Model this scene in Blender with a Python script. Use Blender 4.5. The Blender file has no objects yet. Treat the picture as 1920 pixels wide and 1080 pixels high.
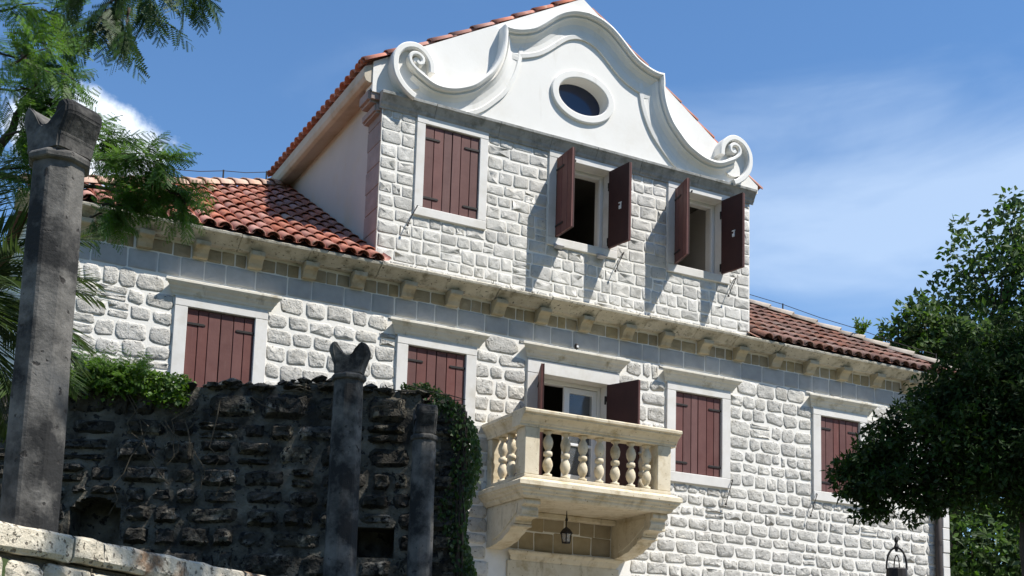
import bpy, bmesh, math, random
from mathutils import Vector, Matrix
random.seed(7)
R = random.random
U = random.uniform
scene = bpy.context.scene
col = scene.collection
PI = math.pi

# ------------------------------------------------------------------ camera
CAM = Vector((0.0, -15.5, 1.6))
YAW, PITCH, ROLL, FPX, CY = -0.481173578, 1.71732362, 0.0287001821, 2385.534, 985.934
cd = bpy.data.cameras.new("camera")
cam = bpy.data.objects.new("camera", cd)
col.objects.link(cam)
ROT = Matrix.Rotation(YAW, 3, 'Z') @ Matrix.Rotation(PITCH, 3, 'X') @ Matrix.Rotation(ROLL, 3, 'Z')
cam.matrix_world = Matrix.Translation(CAM) @ ROT.to_4x4()
cd.sensor_width = 36.0
cd.lens = FPX / 1920.0 * 36.0
cd.shift_y = (CY - 540.0) / 1920.0          # the photograph is the upper crop of a taller frame
cd.clip_start = 0.1
cd.clip_end = 5000.0
scene.camera = cam
FW = Vector((math.sin(-YAW), math.cos(-YAW), 0))     # horizontal view direction
RT = Vector((FW.y, -FW.x, 0))

# ------------------------------------------------------------------ sky and sun
SUN = Vector((0.93, -1.0, 2.1)).normalized()
world = bpy.data.worlds.new("World")
scene.world = world
world.use_nodes = True
wn = world.node_tree.nodes
wl = world.node_tree.links
for n in list(wn):
    wn.remove(n)


def wnode(t, **k):
    n = wn.new(t)
    for a, b in k.items():
        setattr(n, a, b)
    return n


def wmath(op, a, b=None, c=None):
    n = wnode('ShaderNodeMath', operation=op)
    for i, v in enumerate((a, b, c)):
        if v is None:
            continue
        if isinstance(v, (int, float)):
            n.inputs[i].default_value = v
        else:
            wl.new(v, n.inputs[i])
    return n.outputs[0]


def wdot(vec, d):
    n = wnode('ShaderNodeVectorMath', operation='DOT_PRODUCT')
    wl.new(vec, n.inputs[0])
    n.inputs[1].default_value = d
    return n.outputs['Value']


def wstep(v, lo, hi):
    n = wnode('ShaderNodeMapRange', interpolation_type='SMOOTHSTEP')
    wl.new(v, n.inputs['Value'])
    n.inputs['From Min'].default_value = lo
    n.inputs['From Max'].default_value = hi
    return n.outputs['Result']


def wnoise(vec, scale, detail, rough, sc=(1, 1, 1), loc=(0, 0, 0), dist=0.0):
    m = wnode('ShaderNodeMapping')
    wl.new(vec, m.inputs['Vector'])
    m.inputs['Scale'].default_value = sc
    m.inputs['Location'].default_value = loc
    n = wnode('ShaderNodeTexNoise')
    wl.new(m.outputs[0], n.inputs['Vector'])
    n.inputs['Scale'].default_value = scale
    n.inputs['Detail'].default_value = detail
    n.inputs['Roughness'].default_value = rough
    n.inputs['Distortion'].default_value = dist
    return n.outputs['Fac']


def wmix(f, a, b):
    n = wnode('ShaderNodeMix', data_type='RGBA')
    wl.new(f, n.inputs[0])
    for i, v in ((6, a), (7, b)):
        if isinstance(v, tuple):
            n.inputs[i].default_value = v
        else:
            wl.new(v, n.inputs[i])
    return n.outputs[2]


sky = wnode('ShaderNodeTexSky', sky_type='NISHITA')
sky.sun_disc = False
sky.sun_elevation = math.asin(SUN.z)
sky.sun_rotation = math.atan2(SUN.x, SUN.y)
sky.air_density = 1.0
sky.dust_density = 0.0
sky.ozone_density = 4.0
tc = wnode('ShaderNodeTexCoord')
dirv = tc.outputs['Generated']


def blob(center, su, sv):
    c = Vector(center).normalized()
    u = Vector((c.y, -c.x, 0)).normalized()
    v = u.cross(c) * -1
    a = wmath('DIVIDE', wmath('SUBTRACT', wdot(dirv, u), u.dot(c)), su)
    b = wmath('DIVIDE', wmath('SUBTRACT', wdot(dirv, v), v.dot(c)), sv)
    d = wmath('SQRT', wmath('ADD', wmath('MULTIPLY', a, a), wmath('MULTIPLY', b, b)))
    front = wstep(wdot(dirv, c), 0.5, 0.8)
    return wmath('MULTIPLY', wmath('SUBTRACT', 1.0, d), front)


SKY_STRENGTH = 0.085
CLOUD = (11.5, 12.2, 13.0, 1)
# thin cirrus drawn out over the roof on the right, and thinner wisps round the rest of the sky
w1 = wnoise(dirv, 2.6, 5, 0.55, (1, 1, 3.2), (0.3, 0.1, 0.0), 0.9)
w2 = wnoise(dirv, 9.0, 4, 0.6, (1, 1, 2.4), (1.3, 4.1, 2.0), 0.6)
ci = blob((0.668, 0.655, 0.372), 0.36, 0.12)
cirrus = wstep(wmath('ADD', wmath('MULTIPLY', ci, 0.55), wmath('ADD', wmath('MULTIPLY', w1, 0.75), wmath('MULTIPLY', w2, 0.18))), 0.46, 1.0)
far = wstep(wmath('ADD', wmath('MULTIPLY', w1, 0.8), wmath('MULTIPLY', w2, 0.2)), 0.56, 0.9)
cirrus = wmath('MINIMUM', wmath('MULTIPLY', cirrus, 0.72), 0.62)
cirrus = wmath('MAXIMUM', cirrus, wmath('MULTIPLY', far, 0.25))
# a small cumulus low behind the tree on the left
cu = blob((0.112, 0.905, 0.392), 0.060, 0.046)
n3 = wmath('ADD', wmath('MULTIPLY', wnoise(dirv, 11.0, 3, 0.5, loc=(.4, 0, .2)), 0.6), wmath('MULTIPLY', wnoise(dirv, 30.0, 7, 0.62), 0.4))
cumulus = wstep(wmath('ADD', cu, wmath('MULTIPLY', wmath('SUBTRACT', n3, 0.5), 2.1)), 0.08, 0.42)
hs = wnode('ShaderNodeHueSaturation')
hs.inputs['Saturation'].default_value = 1.12
hs.inputs['Value'].default_value = 1.40
wl.new(sky.outputs[0], hs.inputs['Color'])
c1 = wmix(cirrus, hs.outputs[0], (5.6, 7.0, 9.0, 1))
c2 = wmix(cumulus, c1, wmix(wstep(wnoise(dirv, 20.0, 5, 0.6, loc=(.0, .0, -.02)), 0.35, 0.65), (8.2, 9.0, 10.2, 1), CLOUD))
bg = wnode('ShaderNodeBackground')
wl.new(c2, bg.inputs['Color'])
bg.inputs['Strength'].default_value = SKY_STRENGTH
wo = wnode('ShaderNodeOutputWorld')
wl.new(bg.outputs[0], wo.inputs['Surface'])

sl = bpy.data.lights.new("sun", 'SUN')
sl.energy = 5.0
sl.angle = math.radians(0.5)
sl.color = (1.0, 0.95, 0.875)
sun = bpy.data.objects.new("sun", sl)
sun.rotation_euler = (-SUN).to_track_quat('-Z', 'Y').to_euler()
sun.location = (10, -20, 30)
col.objects.link(sun)

scene.view_settings.view_transform = 'Standard'
scene.view_settings.look = 'None'
scene.view_settings.gamma = 1.0
scene.view_settings.use_curve_mapping = False
scene.view_settings.exposure = 0.56


# ------------------------------------------------------------------ materials
def material(name, c1, c2, scale=6.0, detail=6.0, rough=0.85, c3=None, s3=1.5, lo3=0.5, hi3=0.62,
             bump=0.3, bscale=40.0, bdist=0.01, pits=None, rand=0.0, streak=None, spec=0.3, thresh=(0.3, 0.7), trans=0.0, coarse=None):
    m = bpy.data.materials.new(name)
    m.use_nodes = True
    nt = m.node_tree
    N, L = nt.nodes, nt.links
    bs = N['Principled BSDF']
    bs.inputs['Roughness'].default_value = rough
    bs.inputs['Specular IOR Level'].default_value = spec
    geo = N.new('ShaderNodeNewGeometry')
    pos = geo.outputs['Position']

    def noise(sc, det=5.0, rg=0.6, vec=None):
        n = N.new('ShaderNodeTexNoise')
        L.new(vec or pos, n.inputs['Vector'])
        n.inputs['Scale'].default_value = sc
        n.inputs['Detail'].default_value = det
        n.inputs['Roughness'].default_value = rg
        return n.outputs['Fac']

    def rng(v, a, b, c=0.0, d=1.0):
        n = N.new('ShaderNodeMapRange')
        L.new(v, n.inputs['Value'])
        for k, x in (('From Min', a), ('From Max', b), ('To Min', c), ('To Max', d)):
            n.inputs[k].default_value = x
        return n.outputs['Result']

    def mix(f, a, b, mode='MIX'):
        n = N.new('ShaderNodeMix')
        n.data_type = 'RGBA'
        n.blend_type = mode
        if isinstance(f, float):
            n.inputs[0].default_value = f
        else:
            L.new(f, n.inputs[0])
        for i, v in ((6, a), (7, b)):
            if isinstance(v, tuple):
                n.inputs[i].default_value = (*v, 1)
            else:
                L.new(v, n.inputs[i])
        return n.outputs[2]

    c = mix(rng(noise(scale, detail), *thresh), c1, c2)
    if c3:
        c = mix(rng(noise(s3, 6, 0.65), lo3, hi3), c, c3)
    if streak:
        mp = N.new('ShaderNodeMapping')
        L.new(pos, mp.inputs['Vector'])
        mp.inputs['Scale'].default_value = streak[3]
        c = mix(rng(noise(streak[1], 5, 0.6, mp.outputs[0]), streak[2][0], streak[2][1]), c, streak[0])
    height = noise(bscale, 6, 0.62)
    if pits:
        p = rng(noise(pits[1], 3, 0.55), pits[2], pits[2] + 0.06)
        c = mix(p, c, pits[0])
        s = N.new('ShaderNodeMath')
        s.operation = 'SUBTRACT'
        L.new(height, s.inputs[0])
        mm = N.new('ShaderNodeMath')
        mm.operation = 'MULTIPLY'
        L.new(p, mm.inputs[0])
        mm.inputs[1].default_value = 0.5
        L.new(mm.outputs[0], s.inputs[1])
        height = s.outputs[0]
    if coarse:
        s = N.new('ShaderNodeMath')
        s.operation = 'MULTIPLY_ADD'
        L.new(noise(coarse[0], 4, 0.6), s.inputs[0])
        s.inputs[1].default_value = coarse[1]
        L.new(height, s.inputs[2])
        height = s.outputs[0]
    if rand:
        oi = N.new('ShaderNodeObjectInfo')
        a = N.new('ShaderNodeMath')
        a.operation = 'ADD'
        L.new(oi.outputs['Random'], a.inputs[0])
        L.new(geo.outputs['Random Per Island'], a.inputs[1])
        fr = N.new('ShaderNodeMath')
        fr.operation = 'FRACT'
        L.new(a.outputs[0], fr.inputs[0])
        hv = N.new('ShaderNodeHueSaturation')
        L.new(rng(fr.outputs[0], 0, 1, 1 - rand, 1 + rand), hv.inputs['Value'])
        a2 = N.new('ShaderNodeMath')
        a2.operation = 'MULTIPLY'
        L.new(fr.outputs[0], a2.inputs[0])
        a2.inputs[1].default_value = 7.31
        f2 = N.new('ShaderNodeMath')
        f2.operation = 'FRACT'
        L.new(a2.outputs[0], f2.inputs[0])
        L.new(rng(f2.outputs[0], 0, 1, 1 - rand * 0.9, 1 + rand * 0.9), hv.inputs['Saturation'])
        L.new(c, hv.inputs['Color'])
        c = hv.outputs['Color']
    L.new(c, bs.inputs['Base Color'])
    if bump:
        b = N.new('ShaderNodeBump')
        b.inputs['Strength'].default_value = bump
        b.inputs['Distance'].default_value = bdist
        L.new(height, b.inputs['Height'])
        L.new(b.outputs['Normal'], bs.inputs['Normal'])
    if trans:
        tr = N.new('ShaderNodeBsdfTranslucent')
        hv = N.new('ShaderNodeHueSaturation')
        hv.inputs['Value'].default_value = 2.2
        hv.inputs['Hue'].default_value = 0.485
        L.new(c, hv.inputs['Color'])
        L.new(hv.outputs[0], tr.inputs['Color'])
        ms = N.new('ShaderNodeMixShader')
        ms.inputs[0].default_value = trans
        L.new(bs.outputs[0], ms.inputs[1])
        L.new(tr.outputs[0], ms.inputs[2])
        L.new(ms.outputs[0], N['Material Output'].inputs['Surface'])
    return m


M = {}
M['stone'] = material('rough limestone', (0.46, 0.445, 0.41), (0.585, 0.57, 0.53), 14, 8, 0.92, c3=(0.36, 0.345, 0.31), s3=5, lo3=0.52, hi3=0.7,
                      bump=0.75, bscale=38, bdist=0.022, pits=((0.20, 0.19, 0.17), 26, 0.63), rand=0.12, coarse=(11, 0.9))
M['stone_fine'] = material('dressed limestone', (0.475, 0.463, 0.432), (0.59, 0.578, 0.54), 12, 8, 0.9, c3=(0.38, 0.37, 0.34), s3=6, lo3=0.5, hi3=0.68,
                           bump=0.6, bscale=46, bdist=0.014, pits=((0.25, 0.24, 0.22), 30, 0.64), rand=0.13, coarse=(13, 0.6))
M['mortar'] = material('lime mortar', (0.72, 0.70, 0.65), (0.79, 0.77, 0.72), 8, 6, 0.95, bump=0.4, bscale=60, bdist=0.008)
M['ashlar'] = material('smooth ashlar', (0.34, 0.338, 0.33), (0.42, 0.418, 0.41), 7, 6, 0.85, bump=0.25, bscale=50, bdist=0.006, rand=0.09, pits=((0.3, 0.29, 0.27), 34, 0.7))
M['trim'] = material('white window stone', (0.62, 0.605, 0.575), (0.69, 0.675, 0.645), 5, 6, 0.8, bump=0.25, bscale=50, bdist=0.005, rand=0.04, c3=(0.56, 0.535, 0.48), s3=2.6, lo3=0.5, hi3=0.72, streak=((0.47, 0.44, 0.38), 8, (0.66, 0.86), (1, 1, 0.2)))
M['hood'] = material('weathered hood stone', (0.62, 0.58, 0.49), (0.70, 0.67, 0.59), 6, 7, 0.88, c3=(0.42, 0.37, 0.27), s3=5, lo3=0.54, hi3=0.7,
                     bump=0.4, bscale=45, bdist=0.008, streak=((0.28, 0.25, 0.19), 7, (0.6, 0.75), (1, 1, 0.25)))
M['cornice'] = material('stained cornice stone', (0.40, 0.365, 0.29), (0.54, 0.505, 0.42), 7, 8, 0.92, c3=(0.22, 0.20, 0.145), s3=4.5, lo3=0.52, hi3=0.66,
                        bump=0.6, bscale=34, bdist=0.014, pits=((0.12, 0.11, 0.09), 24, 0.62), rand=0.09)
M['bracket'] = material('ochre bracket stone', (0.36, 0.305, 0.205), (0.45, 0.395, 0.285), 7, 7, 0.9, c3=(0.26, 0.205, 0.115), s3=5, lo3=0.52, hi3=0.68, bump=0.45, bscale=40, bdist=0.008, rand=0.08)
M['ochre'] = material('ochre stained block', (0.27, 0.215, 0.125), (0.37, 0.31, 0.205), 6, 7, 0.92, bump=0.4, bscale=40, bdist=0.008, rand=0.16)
M['balcony'] = material('honey limestone', (0.58, 0.50, 0.36), (0.69, 0.62, 0.48), 6, 7, 0.85, c3=(0.42, 0.335, 0.20), s3=4, lo3=0.51, hi3=0.70,
                        bump=0.4, bscale=45, bdist=0.008, pits=((0.3, 0.24, 0.15), 22, 0.66), streak=((0.30, 0.245, 0.16), 9, (0.58, 0.80), (1, 1, 0.22)))
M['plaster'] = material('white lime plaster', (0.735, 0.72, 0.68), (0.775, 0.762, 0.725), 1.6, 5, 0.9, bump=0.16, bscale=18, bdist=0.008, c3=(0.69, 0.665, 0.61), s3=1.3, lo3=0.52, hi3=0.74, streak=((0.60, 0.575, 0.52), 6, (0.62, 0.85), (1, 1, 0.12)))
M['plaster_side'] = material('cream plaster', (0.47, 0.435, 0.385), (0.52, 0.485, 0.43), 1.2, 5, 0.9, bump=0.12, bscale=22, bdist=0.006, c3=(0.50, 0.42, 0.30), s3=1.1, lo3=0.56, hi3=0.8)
M['eaves'] = material('weathered eaves plaster', (0.46, 0.40, 0.31), (0.54, 0.48, 0.39), 2, 5, 0.9, bump=0.15, bscale=22, bdist=0.006, c3=(0.36, 0.29, 0.19), s3=1.6, lo3=0.5, hi3=0.7)
M['grey_cornice'] = material('grey lichened cornice', (0.25, 0.25, 0.235), (0.36, 0.36, 0.34), 8, 7, 0.92, c3=(0.17, 0.17, 0.15), s3=6, lo3=0.5, hi3=0.68, bump=0.5, bscale=40, bdist=0.01, rand=0.06)
M['quoin'] = material('brown quoin stone', (0.25, 0.205, 0.185), (0.33, 0.275, 0.25), 6, 7, 0.92, bump=0.4, bscale=40, bdist=0.008, rand=0.12)
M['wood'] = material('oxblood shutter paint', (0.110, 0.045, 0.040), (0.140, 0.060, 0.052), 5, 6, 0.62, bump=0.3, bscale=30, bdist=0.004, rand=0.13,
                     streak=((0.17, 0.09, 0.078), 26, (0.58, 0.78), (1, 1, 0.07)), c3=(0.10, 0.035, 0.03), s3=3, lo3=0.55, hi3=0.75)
M['wood_inner_shade'] = material('shade-darkened shutter inside', (0.040, 0.017, 0.016), (0.055, 0.022, 0.02), 5, 6, 0.7, bump=0.3, bscale=30, bdist=0.003)  # shade on the inner shutter faces put into a darker brown
M['iron'] = material('black iron', (0.012, 0.011, 0.011), (0.025, 0.02, 0.018), 30, 4, 0.6, bump=0.2, bscale=60, bdist=0.002)
M['frame_white'] = material('white window paint', (0.72, 0.73, 0.73), (0.76, 0.77, 0.77), 3, 3, 0.5, bump=0.0)
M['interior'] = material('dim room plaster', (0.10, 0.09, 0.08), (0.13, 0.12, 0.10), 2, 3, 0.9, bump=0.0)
M['tile_new'] = material('terracotta tile', (0.34, 0.135, 0.095), (0.43, 0.20, 0.148), 9, 6, 0.85, c3=(0.45, 0.29, 0.22), s3=6, lo3=0.56, hi3=0.72, bump=0.35, bscale=50, bdist=0.006, rand=0.2)
M['tile_old'] = material('old brown tile', (0.15, 0.075, 0.057), (0.23, 0.125, 0.097), 9, 7, 0.9, c3=(0.26, 0.20, 0.16), s3=7, lo3=0.54, hi3=0.68, bump=0.5, bscale=50, bdist=0.008, rand=0.26, pits=((0.08, 0.06, 0.05), 18, 0.62))
M['tile_pale'] = material('pale ridge tile', (0.42, 0.26, 0.19), (0.52, 0.37, 0.29), 8, 6, 0.9, bump=0.4, bscale=40, bdist=0.008, rand=0.12)
M['ridge_old'] = material('grey ridge tile', (0.36, 0.31, 0.26), (0.48, 0.43, 0.37), 8, 6, 0.92, bump=0.5, bscale=30, bdist=0.012, rand=0.15)
M['black_stone'] = material('lichen blackened rubble', (0.025, 0.023, 0.019), (0.080, 0.073, 0.060), 9, 9, 0.95, c3=(0.33, 0.30, 0.24), s3=4.6, lo3=0.53, hi3=0.70,
                            bump=1.0, bscale=24, bdist=0.045, rand=0.35, pits=((0.012, 0.012, 0.012), 16, 0.56), coarse=(7, 1.3))
M['dark_mortar'] = material('stained wall mortar', (0.032, 0.029, 0.024), (0.20, 0.185, 0.15), 2.6, 8, 0.95, bump=0.9, bscale=30, bdist=0.03, coarse=(9, 1.0), pits=((0.03, 0.03, 0.03), 12, 0.58), thresh=(0.38, 0.66))
M['pillar'] = material('weathered pillar stone', (0.085, 0.082, 0.076), (0.19, 0.18, 0.165), 5, 8, 0.92, c3=(0.022, 0.022, 0.022), s3=2.2, lo3=0.42, hi3=0.57,
                       bump=0.6, bscale=34, bdist=0.012, pits=((0.035, 0.032, 0.03), 15, 0.64))
M['coping'] = material('sunny coping stone', (0.46, 0.41, 0.32), (0.60, 0.55, 0.45), 9, 9, 0.92, c3=(0.20, 0.13, 0.08), s3=2.2, lo3=0.56, hi3=0.66,
                       bump=0.9, bscale=30, bdist=0.02, pits=((0.16, 0.14, 0.11), 26, 0.58), rand=0.1, coarse=(9, 0.8))
M['earth'] = material('dry earth', (0.10, 0.085, 0.06), (0.15, 0.125, 0.09), 1.5, 8, 0.95, c3=(0.05, 0.075, 0.025), s3=0.4, lo3=0.42, hi3=0.55, bump=0.6, bscale=12, bdist=0.03)
M['blocker_green'] = material('dark green blocker slope', (0.022, 0.034, 0.014), (0.05, 0.065, 0.028), 0.35, 8, 0.95, bump=1.0, bscale=0.8, bdist=0.8)  # dark green for the added hill that dims the skylight
M['under'] = material('brown shaded ashlar', (0.29, 0.235, 0.15), (0.38, 0.32, 0.22), 6, 7, 0.92, bump=0.35, bscale=40, bdist=0.008, rand=0.14)  # ochre of the bounced light below the balcony put into the stone colour
M['paving'] = material('pale paving', (0.22, 0.20, 0.165), (0.28, 0.26, 0.22), 2.5, 6, 0.9, bump=0.4, bscale=20, bdist=0.01)
M['bark'] = material('bark', (0.045, 0.036, 0.028), (0.085, 0.07, 0.055), 12, 6, 0.95, bump=0.9, bscale=22, bdist=0.02)
M['leaf_mimosa'] = material('feathery leaf', (0.038, 0.092, 0.015), (0.070, 0.145, 0.024), 2.2, 3, 0.55, bump=0, trans=0.42, rand=0.25)
M['leaf_shade'] = material('dark feathery leaf', (0.022, 0.052, 0.013), (0.045, 0.092, 0.02), 2.2, 3, 0.55, bump=0, trans=0.34, rand=0.25)
M['leaf_dark'] = material('dark leaf', (0.015, 0.034, 0.009), (0.032, 0.062, 0.015), 2.0, 3, 0.7, bump=0, spec=0.15, trans=0.16, rand=0.3)
M['leaf_tree'] = material('broad tree leaf', (0.030, 0.066, 0.016), (0.056, 0.105, 0.024), 0.9, 3, 0.55, bump=0, trans=0.30, rand=0.3)
M['leaf_ivy'] = material('ivy leaf', (0.06, 0.125, 0.018), (0.11, 0.20, 0.032), 3, 3, 0.5, bump=0, trans=0.32, rand=0.28)
M['leaf_ivy_dark'] = material('dark ivy leaf', (0.020, 0.048, 0.012), (0.045, 0.085, 0.02), 3, 3, 0.5, bump=0, trans=0.25, rand=0.3)
M['leaf_palm'] = material('palm leaflet', (0.030, 0.058, 0.018), (0.06, 0.095, 0.03), 2, 3, 0.5, bump=0, trans=0.2, rand=0.25)
M['twig'] = material('dry twigs', (0.05, 0.042, 0.03), (0.10, 0.085, 0.06), 20, 4, 0.95, bump=0.3, bscale=60, bdist=0.004)
M['grey_box'] = material('grey fitting', (0.32, 0.32, 0.34), (0.38, 0.38, 0.40), 10, 3, 0.5, bump=0.0)


def glass_mat(name, tint, alpha_mix):
    m = bpy.data.materials.new(name)
    m.use_nodes = True
    nt = m.node_tree
    b = nt.nodes['Principled BSDF']
    b.inputs['Base Color'].default_value = (*tint, 1)
    b.inputs['Roughness'].default_value = 0.04
    b.inputs['Specular IOR Level'].default_value = 0.6
    b.inputs['Transmission Weight'].default_value = alpha_mix
    b.inputs['IOR'].default_value = 1.45
    return m


M['pipe'] = material('brown drainpipe paint', (0.045, 0.036, 0.032), (0.06, 0.05, 0.045), 4, 4, 0.6, bump=0.1, bscale=30, bdist=0.003)
M['glass'] = glass_mat('window glass', (0.75, 0.8, 0.85), 0.9)
M['lamp_glass'] = glass_mat('lamp glass', (0.85, 0.82, 0.78), 0.75)
M['dark_glass'] = glass_mat('dark oval glass', (0.012, 0.022, 0.055), 0.0)

# ------------------------------------------------------------------ mesh helpers
WORG = {}


class MB:
    def __init__(s):
        s.v, s.f = [], []

    def add(s, vs, fs):
        o = len(s.v)
        s.v += [Vector(p) for p in vs]
        s.f += [tuple(o + i for i in f) for f in fs]
        return s

    def box(s, x0, x1, y0, y1, z0, z1, fn=None):
        vs = [(x, y, z) for z in (z0, z1) for y in (y0, y1) for x in (x0, x1)]
        if fn:
            vs = [fn(*p) for p in vs]
        return s.add(vs, [(0, 2, 3, 1), (4, 5, 7, 6), (0, 1, 5, 4), (2, 6, 7, 3), (0, 4, 6, 2), (1, 3, 7, 5)])

    def prism(s, poly, a0, a1, fn):
        """poly of (p,q); extruded from a0 to a1; fn(a,p,q)->xyz"""
        n = len(poly)
        vs = [fn(a0, *p) for p in poly] + [fn(a1, *p) for p in poly]
        fs = [tuple(range(n))[::-1], tuple(range(n, 2 * n))]
        fs += [(i, (i + 1) % n, n + (i + 1) % n, n + i) for i in range(n)]
        return s.add(vs, fs)

    def tube(s, pts, rad, n=6, cap=True):
        pts = [Vector(p) for p in pts]
        k = len(pts)
        rs = rad if isinstance(rad, (list, tuple)) else [rad] * k
        vs, fs = [], []
        ref = Vector((0.13, 0.31, 0.94))
        for i, p in enumerate(pts):
            t = (pts[min(i + 1, k - 1)] - pts[max(i - 1, 0)]).normalized()
            a = t.cross(ref)
            if a.length < 1e-3:
                a = t.cross(Vector((1, 0, 0)))
            a.normalize()
            b = t.cross(a)
            for j in range(n):
                q = 2 * PI * j / n
                vs.append(p + (a * math.cos(q) + b * math.sin(q)) * rs[i])
        for i in range(k - 1):
            for j in range(n):
                fs.append((i * n + j, i * n + (j + 1) % n, (i + 1) * n + (j + 1) % n, (i + 1) * n + j))
        if cap:
            fs.append(tuple(range(n))[::-1])
            fs.append(tuple(range((k - 1) * n, k * n)))
        return s.add(vs, fs)

    def lathe(s, prof, c, n=14, rot=0.0):
        vs, fs = [], []
        for r, z in prof:
            for j in range(n):
                q = 2 * PI * j / n + rot
                vs.append((c[0] + r * math.cos(q), c[1] + r * math.sin(q), z))
        k = len(prof)
        for i in range(k - 1):
            for j in range(n):
                fs.append((i * n + j, i * n + (j + 1) % n, (i + 1) * n + (j + 1) % n, (i + 1) * n + j))
        fs.append(tuple(range(n))[::-1])
        fs.append(tuple(range((k - 1) * n, k * n)))
        return s.add(vs, fs)

    def build(s, name, mat, parent=None, origin=None, smooth=False, bevel=0.0, fixn=True, segs=1):
        me = bpy.data.meshes.new(name)
        if origin is None:
            n = len(s.v)
            origin = Vector((sum(p.x for p in s.v) / n, sum(p.y for p in s.v) / n, min(p.z for p in s.v)))
        origin = Vector(origin)
        me.from_pydata([p - origin for p in s.v], [], s.f)
        if bevel or fixn:
            bm = bmesh.new()
            bm.from_mesh(me)
            if fixn:
                bmesh.ops.recalc_face_normals(bm, faces=bm.faces)
            if bevel:
                bmesh.ops.bevel(bm, geom=bm.edges[:], offset=bevel, segments=segs, affect='EDGES', clamp_overlap=True)
            bm.to_mesh(me)
            bm.free()
        if smooth:
            me.polygons.foreach_set('use_smooth', [True] * len(me.polygons))
        me.materials.append(M[mat])
        o = bpy.data.objects.new(name, me)
        col.objects.link(o)
        link(o, parent, origin)
        return o


def link(o, parent, origin):
    if parent is not None:
        o.parent = parent
        o.location = Vector(origin) - WORG[parent.name]
    else:
        o.location = origin
    WORG[o.name] = Vector(origin)


def tag(o, label=None, cat=None, group=None, kind=None):
    for k, v in (('label', label), ('category', cat), ('group', group), ('kind', kind)):
        if v:
            o[k] = v
    return o


def thing(name, label, cat, loc, group=None):
    o = bpy.data.objects.new(name, None)
    o.empty_display_size = 0.3
    col.objects.link(o)
    o.location = loc
    WORG[o.name] = Vector(loc)
    return tag(o, label, cat, group, 'thing')


def to_px(p):
    q = ROT.transposed() @ (Vector(p) - CAM)
    if q.z > -0.05:
        return None
    return 960 + FPX * q.x / -q.z, CY - FPX * q.y / -q.z, -q.z


def cp(u, d, z):
    """a world point from metres right of, and in front of, the standing point"""
    p = CAM + RT * u + FW * d
    return Vector((p.x, p.y, z))


# ------------------------------------------------------------------ ground
def sheet(name, x0, x1, y0, y1, z, mat, th=0.3):
    o = MB().box(x0, x1, y0, y1, z - th, z).build(name, mat, origin=((x0 + x1) / 2, (y0 + y1) / 2, z - th))
    return tag(o, kind='structure')


sheet('ground', -1500, 1500, -1500, 1500, 0.0, 'earth', 0.5)
sheet('forecourt', 0.5, 22, -7.5, 9.5, 1.4, 'paving', 1.39)
hl = MB()
HN, HM = 40, 8
hv_, hf_ = [], []
for i in range(HN + 1):
    q = PI * (1.02 + .96 * i / HN)          # unseen half ring behind the standing point, added to cut the sky fill
    for j in range(HM + 1):
        f = j / HM
        rr = 70 + 190 * f
        hh = 62 * math.sin(PI * min(1, f * 1.15) * .5) * (.75 + .3 * math.sin(q * 5.1) * math.sin(f * 4)) * min(1, 4 * i / HN, 4 * (1 - i / HN))
        hv_.append((rr * math.cos(q), -15.5 + rr * math.sin(q), hh - .6))
for i in range(HN):
    for j in range(HM):
        hf_.append((i * (HM + 1) + j, i * (HM + 1) + j + 1, (i + 1) * (HM + 1) + j + 1, (i + 1) * (HM + 1) + j))
hl.add(hv_, hf_)
tag(hl.build('skylight_blocker_hill', 'blocker_green', smooth=True), kind='structure')
gt = MB()
gt.prism([(-9.0, 7.0), (-2.85, 6.6), (-1.10, 13.4), (-0.2, 13.9), (-9.0, 13.9)], 0.0, 2.36, lambda z, u, d: cp(u, d, z))
tag(gt.build('terrace', 'earth'), kind='structure')

# ================================================================== THE HOUSE
HX0, HX1 = 1.55, 16.30
house = thing('house', 'pale stone villa with a scrolled white gable, brown shutters and red tile roofs', 'house', (8.9, 0, 1.4))

LOW = [(3.43, 4.30), (6.41, 7.29), (10.80, 11.67), (13.63, 14.47)]
LZ0, LZ1 = 5.25, 6.505
DOOR = (8.43, 9.61, 4.70, 6.41)
DW = [(6.54, 7.40), (8.65, 9.60), (10.755, 11.685)]
DZ0, DZ1 = 8.48, 9.71
DX0, DX1 = 5.90, 12.22
TH = 0.5


def wall_with_holes(x0, x1, z0, z1, holes, y0, y1):
    """upright strips between the holes, and pieces above and below them"""
    mb = MB()
    x = x0
    for a, b, c, d in sorted(holes):
        mb.box(x, a, y0, y1, z0, z1)
        mb.box(a, b, y0, y1, z0, c)
        mb.box(a, b, y0, y1, d, z1)
        x = b
    mb.box(x, x1, y0, y1, z0, z1)
    return mb


wall = wall_with_holes(HX0, HX1, 1.4, 7.50, [(a, b, LZ0, LZ1) for a, b in LOW] + [DOOR], 0.0, TH).build('wall', 'mortar', house, fixn=False)
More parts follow.
